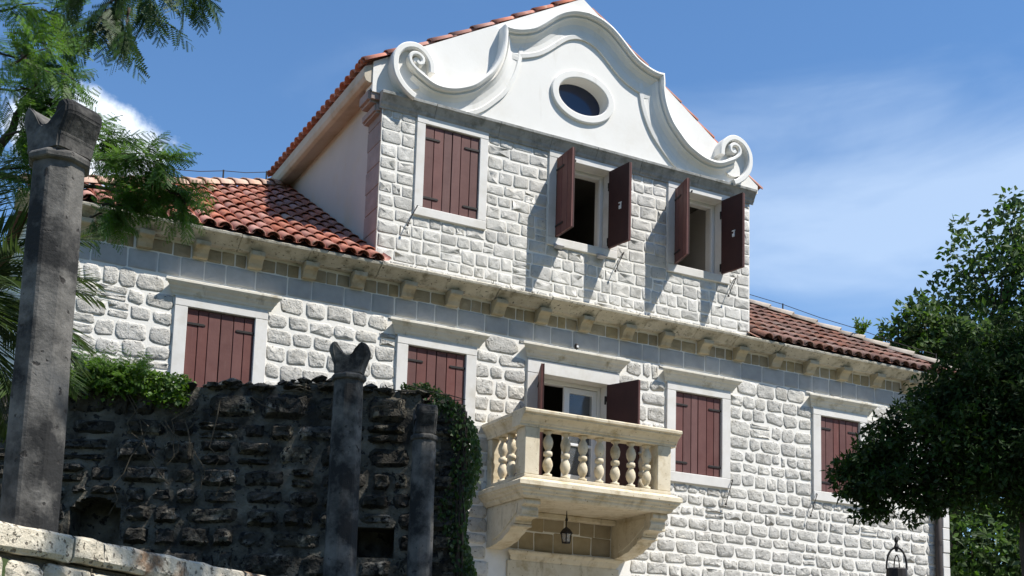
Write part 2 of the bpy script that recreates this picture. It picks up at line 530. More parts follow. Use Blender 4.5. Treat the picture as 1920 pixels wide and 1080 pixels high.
# the rest of the shell: sides, back, floor, ceiling
sh = MB()
sh.box(HX0, HX0 + TH, TH, 8.2, 1.4, 7.5)
sh.box(HX1 - TH, HX1, TH, 8.2, 1.4, 7.5)
sh.box(HX0, HX1, 8.2, 8.7, 1.4, 7.5)
sh.build('outer_wall', 'mortar', house, fixn=False)
fl = MB()
fl.box(HX0 + TH, HX1 - TH, TH, 8.2, 4.45, 4.69)
fl.box(DX0 + 0.4, DX1 - 0.4, 0.45, 4.0, 7.6, 7.75)
fl.build('floor_slab', 'interior', house, fixn=False)
dorm = wall_with_holes(DX0, DX1, 7.50, 9.99, [(a, b, DZ0, DZ1) for a, b in DW], 0.004, 0.45).build('dormer_wall', 'mortar', house, fixn=False)
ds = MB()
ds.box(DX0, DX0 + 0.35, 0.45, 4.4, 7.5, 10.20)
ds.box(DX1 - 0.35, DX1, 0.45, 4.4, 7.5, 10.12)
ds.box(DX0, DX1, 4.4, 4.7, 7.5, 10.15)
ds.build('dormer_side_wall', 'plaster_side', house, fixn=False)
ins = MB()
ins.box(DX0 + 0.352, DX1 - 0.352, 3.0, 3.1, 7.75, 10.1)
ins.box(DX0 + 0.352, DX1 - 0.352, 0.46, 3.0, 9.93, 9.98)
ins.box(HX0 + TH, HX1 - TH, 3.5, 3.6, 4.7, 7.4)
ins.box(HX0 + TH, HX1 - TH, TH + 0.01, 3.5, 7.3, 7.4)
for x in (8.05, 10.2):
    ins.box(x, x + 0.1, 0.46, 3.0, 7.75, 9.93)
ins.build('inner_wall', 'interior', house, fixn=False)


# ------------------------------------------------------------------ masonry
def stone_geo(mb, x0, x1, z0, z1, fn, depth, rnd=0.25, gap=0.012, rough=0.006):
    """one hewn block: irregular outline, a sloped arris and an uneven face; fn(x, out, z) places it"""
    x0 += gap; x1 -= gap; z0 += gap; z1 -= gap
    w, h = x1 - x0, z1 - z0
    r = min(w, h) * rnd
    out = []
    for cx, cz, q0 in ((x1 - r, z1 - r, 0), (x0 + r, z1 - r, 90), (x0 + r, z0 + r, 180), (x1 - r, z0 + r, 270)):
        jr = U(0.75, 1.2)
        for q in (8, 45, 82):
            a = math.radians(q0 + q)
            out.append((cx + math.cos(a) * r * jr + U(-1, 1) * rough, cz + math.sin(a) * r * jr + U(-1, 1) * rough))
    n = len(out)
    mx, mz = (x0 + x1) / 2 + U(-.1, .1) * w, (z0 + z1) / 2 + U(-.1, .1) * h
    ins_ = min(0.03, min(w, h) * 0.2)
    tx, tz = U(-.25, .25), U(-.25, .25)
    vs = [fn(x, -0.02, z) for x, z in out]
    vs += [fn(x, depth * 0.35, z) for x, z in out]
    for k_, dk in ((1.0, .92), (2.6, 1.12)):
        for x, z in out:
            d = Vector((mx - x, mz - z))
            L_ = max(d.length, 1e-4)
            d *= min(ins_ * k_, L_ * .6) / L_
            dd = depth * (dk + tx * (x - mx) / w + tz * (z - mz) / h) + U(-1, 1) * rough * 0.25 * k_
            vs.append(fn(x + d.x, dd, z + d.y))
    vs.append(fn(mx, depth * U(1.02, 1.25), mz))
    fs = []
    for k in (0, 1, 2):
        for i in range(n):
            fs.append((k * n + i, k * n + (i + 1) % n, (k + 1) * n + (i + 1) % n, (k + 1) * n + i))
    for i in range(n):
        fs.append((3 * n + i, 3 * n + (i + 1) % n, 4 * n))
    mb.add(vs, fs)


def lay_courses(x0, x1, z0, z1, hmin, hmax, wmin, wmax, obstacles, zs=None, split=0.14):
    """rectangles of stones in uneven courses, cut round the obstacles (x0,x1,z0,z1)"""
    stones = []
    if zs is None:
        zs = [z0]
        while zs[-1] < z1 - hmin * 0.8:
            zs.append(zs[-1] + U(hmin, hmax))
        k = (z1 - z0) / (zs[-1] - z0)
        zs = [z0 + (z - z0) * k for z in zs]

    def fill(a, b, c, d):
        if b - a < 0.05 or d - c < 0.045:
            return
        h = d - c
        ws = []
        while sum(ws) < b - a:
            ws.append(U(wmin, wmax) * (1.0 if h > 0.14 else 0.75))
        if len(ws) > 1 and sum(ws) - (b - a) > ws[-1] * 0.5:
            ws.pop()
        k = (b - a) / sum(ws)
        x = a
        for w in ws:
            w *= k
            j0, j1 = U(-.012, .012), U(-.012, .012)
            if R() < split and h > 0.17:
                m = c + h * U(.38, .62)
                if R() < 0.5:
                    stones.append((x, x + w, c + j0, m))
                    stones.append((x, x + w, m, d + j1))
                else:
                    m = x + w * U(.4, .6)
                    stones.append((x, m, c + j0, d + j1))
                    stones.append((m, x + w, c - j0, d - j1))
            else:
                stones.append((x, x + w, c + j0, d + j1))
            x += w

    for c, d in zip(zs[:-1], zs[1:]):
        hit = [o for o in obstacles if min(d, o[3]) - max(c, o[2]) > 0.03]
        cuts = sorted({x0, x1, *[min(max(v, x0), x1) for o in hit for v in o[:2]]})
        runs = []
        for a, b in zip(cuts[:-1], cuts[1:]):
            free = [(c, d)]
            for o in hit:
                if o[0] < (a + b) / 2 < o[1]:
                    nf = []
                    for p, q in free:
                        if o[2] > p:
                            nf.append((p, min(q, o[2])))
                        if o[3] < q:
                            nf.append((max(p, o[3]), q))
                    free = [f for f in nf if f[1] - f[0] > 0]
            for p, q in free:
                if runs and abs(runs[-1][1] - a) < 1e-6 and abs(runs[-1][2] - p) < 1e-6 and abs(runs[-1][3] - q) < 1e-6:
                    runs[-1] = (runs[-1][0], b, p, q)
                else:
                    runs.append((a, b, p, q))
        for r in runs:
            fill(*r)
    return stones


FR = 0.158                     # width of the lower window surrounds
obst = []
for a, b in LOW:
    obst.append((a - FR, b + FR, LZ0 - 0.16, 6.62))
    obst.append((a - 0.30, b + 0.30, 6.60, 6.815))
obst.append((DOOR[0] - 0.18, DOOR[1] + 0.18, 4.40, 6.62))
obst.append((DOOR[0] - 0.32, DOOR[1] + 0.32, 6.60, 6.815))
obst.append((7.62, 10.0, 4.40, 4.71))
obst.append((7.70, 7.98, 3.80, 4.45))
obst.append((9.70, 9.98, 3.80, 4.45))
obst.append((7.75, 10.05, 1.4, 3.86))
obst.append((7.9, 9.75, 3.8, 4.45))
low_st = lay_courses(HX0 + 0.02, HX1 - 0.09, 2.7, 6.87, 0.165, 0.25, 0.19, 0.40, obst, split=0.07)
dob = [(a - 0.13, b + 0.13, DZ0 - 0.13, 9.86) for a, b in DW]
dor_st = lay_courses(DX0 + 0.0, DX1 - 0.0, 7.49, 9.83, 0.155, 0.225, 0.16, 0.35, dob, split=0.08)


def seen_size(x0, x1, z0, z1, y=0.0):
    a = to_px(((x0 + x1) / 2, y, (z0 + z1) / 2))
    if a is None or not (-5 < a[0] < 1925 and -5 < a[1] < 1085):
        return 0.0
    px, py, d = a
    if px < 868 and py > 716:
        return 0.0                       # behind the garden wall
    if px < 150 and py > 200:
        return 0.0
    if px > 1600 and 690 < py < 975 and px > 1600 + abs(py - 830) * 0.2:
        return 0.0                       # behind the dark shrub
    return (x1 - x0) * (z1 - z0) * (FPX / d) ** 2


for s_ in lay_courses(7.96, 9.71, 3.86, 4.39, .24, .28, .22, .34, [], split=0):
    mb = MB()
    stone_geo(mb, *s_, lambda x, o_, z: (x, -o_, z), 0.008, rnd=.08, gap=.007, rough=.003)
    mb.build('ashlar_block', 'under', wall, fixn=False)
cand = [(seen_size(*s), s, 0) for s in low_st] + [(seen_size(*s), s, 1) for s in dor_st]
cand.sort(key=lambda t: -t[0])
rest = [MB(), MB()]
for i, (sz, s, k) in enumerate(cand):
    dep = U(0.007, 0.016) if k == 0 else U(0.003, 0.008)
    y_ = 0.0 if k == 0 else 0.004
    fn = lambda x, o_, z: (x, y_ - o_, z)
    mb = MB() if i < 300 and sz > 0 else rest[k]
    stone_geo(mb, *s, fn, dep, rnd=(U(.18, .36) if k == 0 else U(.10, .2)), gap=(U(0.009, 0.015) if k == 0 else U(.006, .011)), rough=(0.011 if k == 0 else 0.007))
    if mb is not rest[k]:
        mb.build('stone', ('stone', 'stone_fine')[k], (wall, dorm)[k], fixn=False, smooth=True)
for k in (0, 1):
    if rest[k].v:
        o = rest[k].build('small_stones', ('stone', 'stone_fine')[k], (wall, dorm)[k], fixn=False, smooth=True)
        o['kind'] = 'stuff'

# quoin pilaster on the right corner
pipe = MB()
pipe.lathe([(.058, 1.4), (.058, 7.3)], (16.13, -.085), 12)
pipe = pipe.build('drainpipe', 'pipe', house, smooth=True)
for zz in (2.3, 3.45, 4.6, 5.75, 6.9):
    MB().lathe([(.066, zz), (.066, zz + .06)], (16.13, -.085), 12).build('pipe_collar', 'pipe', pipe)
z = 1.4
while z < 6.86:
    h = U(0.2, 0.3)
    MB().box(HX1 - 0.085 + U(-.006, .006), HX1 + 0.07, -0.105 + U(-.006, .006), 0.3, z + 0.004, min(z + h, 6.87) - 0.006).build('quoin', 'trim', house, bevel=0.008)
    z += h
z = 7.5
while z < 9.72:
    h = min(U(0.24, 0.34), 9.78 - z)
    MB().box(DX0 - 0.014, DX0 + 0.02, 0.006, U(.42, .5), z + 0.004, z + h - 0.005).build('quoin', 'quoin', house, bevel=0.006)
    z += h
MB().box(DX0 - 0.10, DX0 + 0.1, 0.02, 0.55, 9.72, 9.86).build('kneeler', 'quoin', house, bevel=0.03, segs=2)
MB().box(DX0 - 0.20, DX0 + 0.1, 0.02, 0.42, 9.86, 10.06).build('kneeler', 'quoin', house, bevel=0.04, segs=2)

# frieze of smooth blocks under the eaves, ochre blocks between the brackets
BR = [2.13 + 0.70 * i + 0.004 * i for i in range(20)]
BR = [b for b in BR if b < 16.1]
x = HX0
while x < HX1 - 0.01:
    w = U(0.26, 0.46)
    if HX1 - x - w < 0.15:
        w = HX1 - x
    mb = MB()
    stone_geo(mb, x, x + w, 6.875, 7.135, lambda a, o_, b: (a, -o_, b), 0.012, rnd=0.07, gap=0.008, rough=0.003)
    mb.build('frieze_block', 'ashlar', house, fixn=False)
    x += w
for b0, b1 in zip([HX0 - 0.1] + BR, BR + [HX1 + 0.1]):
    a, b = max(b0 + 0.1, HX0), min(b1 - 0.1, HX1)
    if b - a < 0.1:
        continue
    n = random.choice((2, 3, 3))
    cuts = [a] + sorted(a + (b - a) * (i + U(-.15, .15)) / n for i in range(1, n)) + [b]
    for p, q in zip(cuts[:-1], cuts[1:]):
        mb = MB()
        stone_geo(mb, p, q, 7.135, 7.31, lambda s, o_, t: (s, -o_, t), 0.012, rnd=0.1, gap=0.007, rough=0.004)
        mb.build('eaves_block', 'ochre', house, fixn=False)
for b in BR:
    prof = [(0.0, 7.145), (-0.075, 7.145), (-0.085, 7.16), (-0.10, 7.20), (-0.135, 7.245), (-0.185, 7.27), (-0.195, 7.28), (-0.195, 7.335), (0.0, 7.335)]
    j = U(-.02, .02)
    MB().prism(prof, b - 0.092, b + 0.092, lambda a, p, q: (a + j, p, q)).build('bracket', 'bracket', house, bevel=0.005)
x = HX0 - 0.22
prof = [(0.05, 7.335), (-0.11, 7.335), (-0.12, 7.352), (-0.145, 7.365), (-0.175, 7.388), (-0.225, 7.42), (-0.235, 7.427), (-0.285, 7.440), (-0.293, 7.474), (-0.27, 7.492), (0.0, 7.50)]
while x < HX1 + 0.2:
    w = min(U(0.75, 1.05), HX1 + 0.22 - x)
    if HX1 + 0.22 - x - w < 0.3:
        w = HX1 + 0.22 - x
    jy, jz = U(-.008, .008), U(-.007, .007)
    MB().prism(prof, x + 0.003, x + w - 0.003, lambda a, p, q: (a, p + (jy if p < 0 else 0), q + jz)).build('cornice_stone', 'cornice', house, bevel=0.004)
    x += w
# weeds and crust on the cornice edge
wd = MB()
for _ in range(60):
    x = U(HX0, HX1)
    y = U(-.27, -.2)
    for _ in range(random.randint(3, 7)):
        d = Vector((U(-1, 1), U(-1, .3), U(-.4, 1.1))).normalized()
        p = Vector((x + U(-.03, .03), y, 7.485))
        wd.tube([p, p + d * U(.03, .07)], [0.004, 0.001], 3, False)
o = wd.build('dry_weeds', 'twig', house, fixn=False)
o['kind'] = 'stuff'


# ------------------------------------------------------------------ windows
def window_frame(a, b, z0, z1, fw, yf, mat, top, sill, name='window_frame', depth=0.17, y_in=0.16):
    """dressed stone surround: two jambs, a lintel and a sill standing a little proud of the wall"""
    e = 0.004
    fr = MB().box(a - fw, b + fw, -yf, y_in - 0.03, z1 - e, z1 + top).build(name, mat, house, bevel=0.006)
    MB().box(a - fw, a + e, -yf + 0.002, y_in, z0 + e + .002, z1 - e - 0.002).build('jamb', mat, fr, bevel=0.005)
    MB().box(b - e, b + fw, -yf + 0.002, y_in, z0 + e + .002, z1 - e - 0.002).build('jamb', mat, fr, bevel=0.005)
    MB().box(a - fw, b + fw, -yf - 0.004, y_in, z0 - sill, z0 + e).build('sill', mat, fr, bevel=0.008)
    return fr


def shutter(hx, hy, z0, z1, w, side, ang, planks=3, fittings='outside', latch=False):
    ca, sa = math.cos(math.radians(ang)), math.sin(math.radians(ang))
    d = Vector((ca * side, -sa, 0))
    n = Vector((-sa * side, -ca, 0))

    def fn(u, v, zz):
        return Vector((hx, hy, 0)) + d * u + n * v + Vector((0, 0, zz))
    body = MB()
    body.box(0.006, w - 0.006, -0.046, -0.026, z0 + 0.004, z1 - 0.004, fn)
    sh_ = body.build('shutter', 'wood_inner_shade', house, origin=fn(w / 2, 0, z0))
    ws = [U(.85, 1.15) for _ in range(planks)]
    k = w / sum(ws)
    u = 0.0
    for q in ws:
        q *= k
        e = U(-.002, .002)
        MB().box(u + 0.004, u + q - 0.004, -0.024, 0.004 + e, z0 + U(0, .004), z1 - U(0, .004), fn).build('plank', 'wood', sh_, bevel=0.004)
        u += q
    for zz in (z0 + 0.15, z1 - 0.19):
        st = MB()
        st.box(-0.045, 0.22, 0.007, 0.015, zz - 0.016, zz + 0.016, fn)
        st.box(0.20, 0.235, 0.0072, 0.0148, zz - 0.011, zz + 0.011, fn)
        st.box(-0.062, -0.034, -0.012, 0.03, zz - 0.045, zz + 0.035, fn)
        st.box(-0.075, -0.05, 0.004, 0.02, zz - 0.085, zz - 0.03, fn)
        st.build('strap_hinge', 'iron', sh_, bevel=0.003)
    if latch:
        l = MB()
        l.box(w * .52, w * .66, -0.056, -0.047, (z0 + z1) / 2 + 0.02, (z0 + z1) / 2 + 0.035, fn)
        l.box(w * .54, w * .64, -0.060, -0.047, (z0 + z1) / 2 - 0.07, (z0 + z1) / 2 - 0.02, fn)
        l.box(w * .60, w * .64, -0.058, -0.047, (z0 + z1) / 2 - 0.02, (z0 + z1) / 2 + 0.02, fn)
        l.build('latch', 'frame_white', sh_)
    return sh_


def stay(x, z, x2, z2, y=-0.07):
    mb = MB()
    mb.tube([(x + .02, 0.0, z), (x + .01, y, z + .01), (x, y - .02, z), ((x + x2) / 2 - 0.006, y - .02, (z + z2) / 2), (x2, y - .01, z2)], [0.008, 0.008, 0.008, 0.007, 0.006], 5)
    mb.box(x2 - .013, x2 + .013, y - .02, y, z2 - .02, z2 + .008)
    return mb.build('shutter_stay', 'iron', house)


def hood(x0, x1, z0, z1, out, mat='hood'):
    h = z1 - z0
    prof = [(0.0, z0), (-0.028, z0), (-0.034, z0 + h * .12), (-0.045, z0 + h * .17), (-0.055, z0 + h * .30), (-out * .60, z0 + h * .46), (-out * .64, z0 + h * .54),
            (-out * .86, z0 + h * .68), (-out * .94, z0 + h * .76), (-out, z0 + h * .80), (-out, z0 + h * .93), (-out * .9, z0 + h * .97), (0.0, z0 + h * 1.03)]
    n = len(prof)
    base = 0.12
    vs = []
    for s, xe in ((-1, x0), (1, x1)):
        for p, q in prof:
            vs.append((xe + s * (-out - p) * 1.0, p, q))
    fs = [tuple(range(n)), tuple(range(n, 2 * n))[::-1]] + [(i, n + i, n + (i + 1) % n, (i + 1) % n) for i in range(n)]
    mb = MB()
    mb.add(vs, fs)
    return mb.build('hood', mat, house)


for i, (a, b) in enumerate(LOW):
    window_frame(a, b, LZ0, LZ1, FR, 0.042, 'trim', 0.112, 0.15)
    hood(a - 0.305, b + 0.305, 6.618, 6.825, 0.135)
    w = (b - a) / 2
    shutter(a + 0.008, 0.004, LZ0 + 0.014, LZ1 - 0.014, w - 0.010, 1, 0)
    shutter(b - 0.008, 0.004, LZ0 + 0.014, LZ1 - 0.014, w - 0.010, -1, 0)
    stay(a - 0.13, LZ0 - 0.06, a - 0.26, LZ0 - 0.42)
    stay(b + 0.16, LZ0 - 0.02, b + 0.04, LZ0 - 0.40)
for i, (a, b) in enumerate(DW):
    window_frame(a, b, DZ0, DZ1, 0.125, 0.028, 'trim', 0.10, 0.125, y_in=0.20)
    w = (b - a) / 2
    ang = (0, 91, 102)[i]
    ang2 = (0, 99, 100)[i]
    shutter(a + 0.008, -0.022 if i else 0.006, DZ0 + 0.012, DZ1 - 0.012, w - 0.010, 1, ang)
    shutter(b - 0.008, -0.022 if i else 0.006, DZ0 + 0.012, DZ1 - 0.012, w - 0.010, -1, ang2, latch=i > 0)
    if i:
        # painted casement frame set back in the opening, its sashes folded inwards
        fr = MB()
        y0, y1 = 0.204, 0.265
        fr.box(a + .003, a + .05, y0, y1, DZ0 + .003, DZ1 - .05)
        fr.box(b - .06, b - .003, y0, y1, DZ0 + .003, DZ1 - .05)
        fr.box(a + .003, b - .003, y0, y1, DZ1 - .05, DZ1 - .003)
        cs = fr.build('casement', 'frame_white', house, bevel=0.006)
    if i == 0:
        stay(a - 0.10, DZ0 - 0.02, a - 0.23, DZ0 - 0.32)
    else:
        stay(b + 0.20, DZ0 - 0.02, b + 0.06, DZ0 - 0.33)
        MB().box(a + .30, a + .315, -0.05, -0.02, DZ1 + 0.0, DZ1 + 0.03).build('shutter_catch', 'iron', house)

# balcony door
a, b, z0, z1 = DOOR
fr = MB().box(a - .18, b + .18, -.042, .17, z1 - .004, 6.60).build('door_frame', 'trim', house, bevel=0.006)
MB().box(a - .18, a + .004, -.04, .176, z0 + .004, z1 - .007).build('jamb', 'trim', fr, bevel=0.006)
MB().box(b - .004, b + .18, -.04, .176, z0 + .004, z1 - .007).build('jamb', 'trim', fr, bevel=0.006)
hood(a - 0.305, b + 0.305, 6.612, 6.825, 0.14)
shutter(a + .004, -0.03, z0 + .03, z1 - .01, (b - a) / 2 - .02, 1, 115, planks=4)
shutter(b - .004, -0.03, z0 + .03, z1 - .01, (b - a) / 2 - .02, -1, 112, planks=4)
dr = MB()
dr.box(a + .003, a + .06, .18, .25, z0 + .01, z1 - .06)
dr.box(b - .06, b - .003, .18, .25, z0 + .01, z1 - .06)
dr.box(a + .003, b - .003, .18, .25, z1 - .06, z1 - .003)
door = dr.build('door', 'frame_white', house, bevel=0.006)
m = (a + b) / 2 - 0.03
lf = MB()
lf.box(m, m + .09, .19, .24, z0 + .02, z1 - .07)
lf.box(b - .14, b - .065, .19, .24, z0 + .02, z1 - .07)
lf.box(m + .09, b - .14, .19, .24, z1 - .15, z1 - .07)
lf.box(m + .09, b - .14, .19, .24, z0 + .02, z0 + .35)
lf.box(m + .09, b - .14, .195, .235, z0 + .78, z0 + .82)
lf.build('door_leaf', 'frame_white', door, bevel=0.005)
MB().box(m + .09, b - .14, .212, .218, z0 + .35, z1 - .15).build('pane', 'glass', door)
# the other leaf stands folded into the room
l2 = MB()
l2.box(a + .07, a + .11, .26, .72, z0 + .02, z1 - .07)
l2.build('door_leaf', 'frame_white', door, bevel=0.005)

# lower door head below the balcony
hood(7.99, 9.87, 3.70, 3.845, 0.11, 'balcony')
MB().box(8.02, 9.84, -0.03, 0.1, 3.46, 3.70).build('lintel', 'balcony', house, bevel=0.006)
for x in (8.02, 9.62):
    MB().box(x, x + .22, -0.03, .1, 1.4, 3.457).build('jamb', 'balcony', house, bevel=0.006)
ld = MB().box(8.24, 9.62, -0.012, -0.002, 1.42, 3.457).build('lower_door', 'wood', house)
for i in range(8):
    MB().box(8.245 + i * .1718, 8.245 + i * .1718 + .166, -0.022, -0.0125, 1.44, 3.44).build('plank', 'wood', ld, bevel=0.003)

# ------------------------------------------------------------------ gable
GC = 9.05
APX = 12.36
SLL, SLR = 0.585, 0.673
GXL, GXR = 5.74, 12.38
OC, OA, OB = (9.075, 10.765), 0.43, 0.285


def rake(x):
    return APX - (SLL * (GC - x) if x < GC else SLR * (x - GC))


poly = [(GXL, 9.99), (GXR, 9.99), (GXR, rake(GXR)), (GC, APX), (GXL, rake(GXL))]


def ray_poly(c, ang):
    dx, dz = math.cos(ang), math.sin(ang)
    best = None
    for (x0, z0), (x1, z1) in zip(poly, poly[1:] + poly[:1]):
        ex, ez = x1 - x0, z1 - z0
        den = dx * ez - dz * ex
        if abs(den) < 1e-9:
            continue
        t = ((x0 - c[0]) * ez - (z0 - c[1]) * ex) / den
        s = ((x0 - c[0]) * dz - (z0 - c[1]) * dx) / den
        if t > 0 and -1e-6 <= s <= 1 + 1e-6 and (best is None or t < best):
            best = t
    return c[0] + dx * best, c[1] + dz * best


angs = sorted([2 * PI * i / 64 for i in range(64)] + [math.atan2(q[1] - OC[1], q[0] - OC[0]) % (2 * PI) for q in poly])
n = len(angs)


def ellp(q, a, b):
    k = 1 / math.sqrt((math.cos(q) / a) ** 2 + (math.sin(q) / b) ** 2)
    return OC[0] + math.cos(q) * k, OC[1] + math.sin(q) * k


mb = MB()
rings = []
for yy, fn_ in ((0.0, lambda q: ray_poly(OC, q)), (0.0, lambda q: ellp(q, OA, OB)), (0.26, lambda q: ellp(q, OA, OB)), (0.26, lambda q: ray_poly(OC, q))):
    rings.append([(p[0], yy, p[1]) for p in (fn_(q) for q in angs)])
vs = [p for r in rings for p in r]
fs = []
for k in range(4):
    for i in range(n):
        k2 = (k + 1) % 4
        fs.append((k * n + i, k * n + (i + 1) % n, k2 * n + (i + 1) % n, k2 * n + i))
mb.add(vs, fs)
gable = mb.build('gable', 'plaster', house)
# raised ring round the oval window
mb = MB()
prof = [(1.0, 0.0), (1.0, -0.035), (1.03, -0.045), (1.24, -0.045), (1.27, -0.035), (1.27, 0.0)]
N_ = 56
vs = []
for i in range(N_):
    q = 2 * PI * i / N_
    for k, yy in prof:
        e = (k - 1) * 0.43
        x_, z_ = ellp(q, OA + e, OB + e)
        vs.append((x_, yy, z_))
m_ = len(prof)
fs = [(i * m_ + j, ((i + 1) % N_) * m_ + j, ((i + 1) % N_) * m_ + j + 1, i * m_ + j + 1) for i in range(N_) for j in range(m_ - 1)]
mb.add(vs, fs)
ring_ = mb.build('oval_surround', 'plaster', house, smooth=False)
mb = MB()
vs = [(*((ellp(2 * PI * i / 48, OA + .01, OB + .01))[0:1]), 0.20, ellp(2 * PI * i / 48, OA + .01, OB + .01)[1]) for i in range(48)]
mb.add(vs + [(p[0], 0.215, p[2]) for p in vs], [tuple(range(48))[::-1], tuple(range(48, 96))])
MBo = mb.build('oval_pane', 'dark_glass', house, fixn=False)


def sweep(mb, path, prof, y_of, closed=False, zmin=None, sign=1.0):
    """profile (n, y) swept along a path in the wall plane, mitred at the corners"""
    P_ = [Vector(p) for p in path]
    k = len(P_)
    m = len(prof)
    vs = []
    for i in range(k):
        t0 = (P_[i] - P_[max(i - 1, 0)])
        t1 = (P_[min(i + 1, k - 1)] - P_[i])
        if t0.length < 1e-6:
            t0 = t1
        if t1.length < 1e-6:
            t1 = t0
        t0, t1 = t0.normalized(), t1.normalized()
        n0 = Vector((-t0.y, t0.x)) * sign
        n1 = Vector((-t1.y, t1.x)) * sign
        b_ = (n0 + n1)
        b_.normalize()
        s_ = 1.0 / max(0.45, b_.dot(n0))
        for a_, yy in prof:
            q = P_[i] + b_ * a_ * s_
            zz = q.y if zmin is None else max(q.y, zmin)
            vs.append((q.x, y_of(yy, i / (k - 1)), zz))
    fs = [(i * m + j, (i + 1) * m + j, (i + 1) * m + j + 1, i * m + j + 1) for i in range(k - 1) for j in range(m - 1)]
    fs.append(tuple(range(m)))
    fs.append(tuple(range((k - 1) * m, k * m))[::-1])
    mb.add(vs, fs)


def spline(pts, sub=4):
    out = []
    for i in range(len(pts) - 1):
        p0, p1, p2, p3 = pts[max(i - 1, 0)], pts[i], pts[i + 1], pts[min(i + 2, len(pts) - 1)]
        for s in range(sub):
            t = s / sub
            out.append(tuple(0.5 * (2 * b_ + (c_ - a_) * t + (2 * a_ - 5 * b_ + 4 * c_ - d_) * t * t + (3 * b_ - a_ - 3 * c_ + d_) * t ** 3)
                             for a_, b_, c_, d_ in zip(p0, p1, p2, p3)))
    out.append(pts[-1])
    return out


arch = spline([(0, 12.05), (.21, 12.02), (.39, 11.95), (.53, 11.86), (.66, 11.75), (.79, 11.635), (.93, 11.535), (1.12, 11.46), (1.27, 11.43), (1.375, 11.435)], 3)
run = spline([(1.385, 11.33), (1.39, 11.18), (1.425, 11.00), (1.48, 10.85), (1.57, 10.69), (1.69, 10.56), (1.84, 10.42), (1.99, 10.335), (2.16, 10.27), (2.34, 10.245), (2.48, 10.265),
              (2.62, 10.33), (2.73, 10.39)], 3)
half = arch + run
full = [(GC - u, z) for u, z in reversed(half)] + [(GC + u, z) for u, z in half[1:]]
# outward is up along this path (left to right): profile runs from the inner fillet to the lip
prof = [(-0.37, 0.01), (-0.37, -0.030), (-0.315, -0.038), (-0.30, -0.022), (-0.23, -0.026), (-0.165, -0.048), (-0.115, -0.092), (-0.092, -0.128),
        (-0.086, -0.108), (-0.062, -0.112), (-0.052, -0.165), (-0.02, -0.19), (0.0, -0.185), (0.018, -0.17), (0.024, 0.01)]
mb = MB()
sweep(mb, full, prof, lambda y, t: y, zmin=9.985)
mb.build('gable_moulding', 'plaster', house)
ringp = spline([(2.50, 10.40), (2.52, 10.55), (2.62, 10.68), (2.76, 10.735), (2.92, 10.69), (3.03, 10.56), (3.055, 10.40), (3.02, 10.25), (2.93, 10.12), (2.82, 10.03), (2.74, 9.99)], 4)
curlp = spline([(2.62, 10.33), (2.73, 10.385), (2.82, 10.46), (2.845, 10.54), (2.80, 10.605), (2.72, 10.615), (2.655, 10.565), (2.66, 10.495), (2.71, 10.47), (2.745, 10.50)], 4)
for s in (-1, 1):
    mb = MB()
    rp = [(GC + s * u, z) for u, z in ringp]
    sweep(mb, rp, [(-0.045, 0.01), (-0.045, -0.165), (-0.03, -0.18), (0.03, -0.18), (0.045, -0.165), (0.045, 0.01)], lambda y, t: y)
    cl = [(GC + s * u, z) for u, z in curlp]
    sweep(mb, cl, [(-0.028, 0.01), (-0.028, -0.17), (-0.015, -0.185), (0.015, -0.185), (0.028, -0.17), (0.028, 0.01)], lambda y, t: y - 0.02 * t if y < 0 else y)
    eye = [(GC + s * 2.735 + 0.05 * math.cos(q), 10.53 + 0.05 * math.sin(q)) for q in [2 * PI * i / 16 for i in range(16)]]
    mb.prism(eye, -0.15, 0.0, lambda a, p, q: (p, a, q))
    disk = [(GC + s * 2.78 + 0.26 * math.cos(q), 10.42 + 0.29 * math.sin(q)) for q in [2 * PI * i / 24 for i in range(24)]]
    mb.prism(disk, -0.07, 0.0, lambda a, p, q: (p, a, q))
    mb.build('volute', 'plaster', house)
# grey string course under the gable
x = DX0 - 0.05
prof = [(0.0, 9.775), (-0.016, 9.775), (-0.02, 9.80), (-0.04, 9.825), (-0.046, 9.84), (-0.05, 9.86), (-0.085, 9.915), (-0.10, 9.94), (-0.118, 9.955), (-0.12, 9.995), (0.0, 10.012)]
while x < DX1 + 0.04:
    w = U(0.75, 1.1)
    if DX1 + 0.06 - x - w < 0.4:
        w = DX1 + 0.06 - x
    j = U(-.004, .004)
    MB().prism(prof, x + .002, x + w - .002, lambda a, p, q: (a, p + (j if p < 0 else 0), q + j)).build('string_course', 'grey_cornice', house, bevel=0.003)
    x += w

# ------------------------------------------------------------------ roofs
RK = 0.59
RZ = 7.53          # bed of the tiles at y = -0.25
LX, RX = 1.40, 16.60


def rz(y):
    return RZ + RK * (y + 0.25)


rf = MB()
T = 0.06
yr = 4.1
LX1, RX1 = LX + yr + .25, RX - yr - .25
zb_ = rz(-.25) - .02
xa, xb = DX0 + .05, DX1 - .05
rf.add([(LX, -.25, zb_), (xa, -.25, zb_), (xa, .06, rz(.06) - .02), (xb, .06, rz(.06) - .02), (xb, -.25, zb_), (RX, -.25, zb_), (RX1, yr, rz(yr) - .02), (LX1, yr, rz(yr) - .02), (LX, 8.45, zb_), (RX, 8.45, zb_)],
       [(0, 1, 2, 7), (2, 3, 6, 7), (3, 4, 5, 6), (5, 9, 6), (9, 8, 7, 6), (8, 0, 7)])
roof = rf.build('roof', 'tile_old', house)


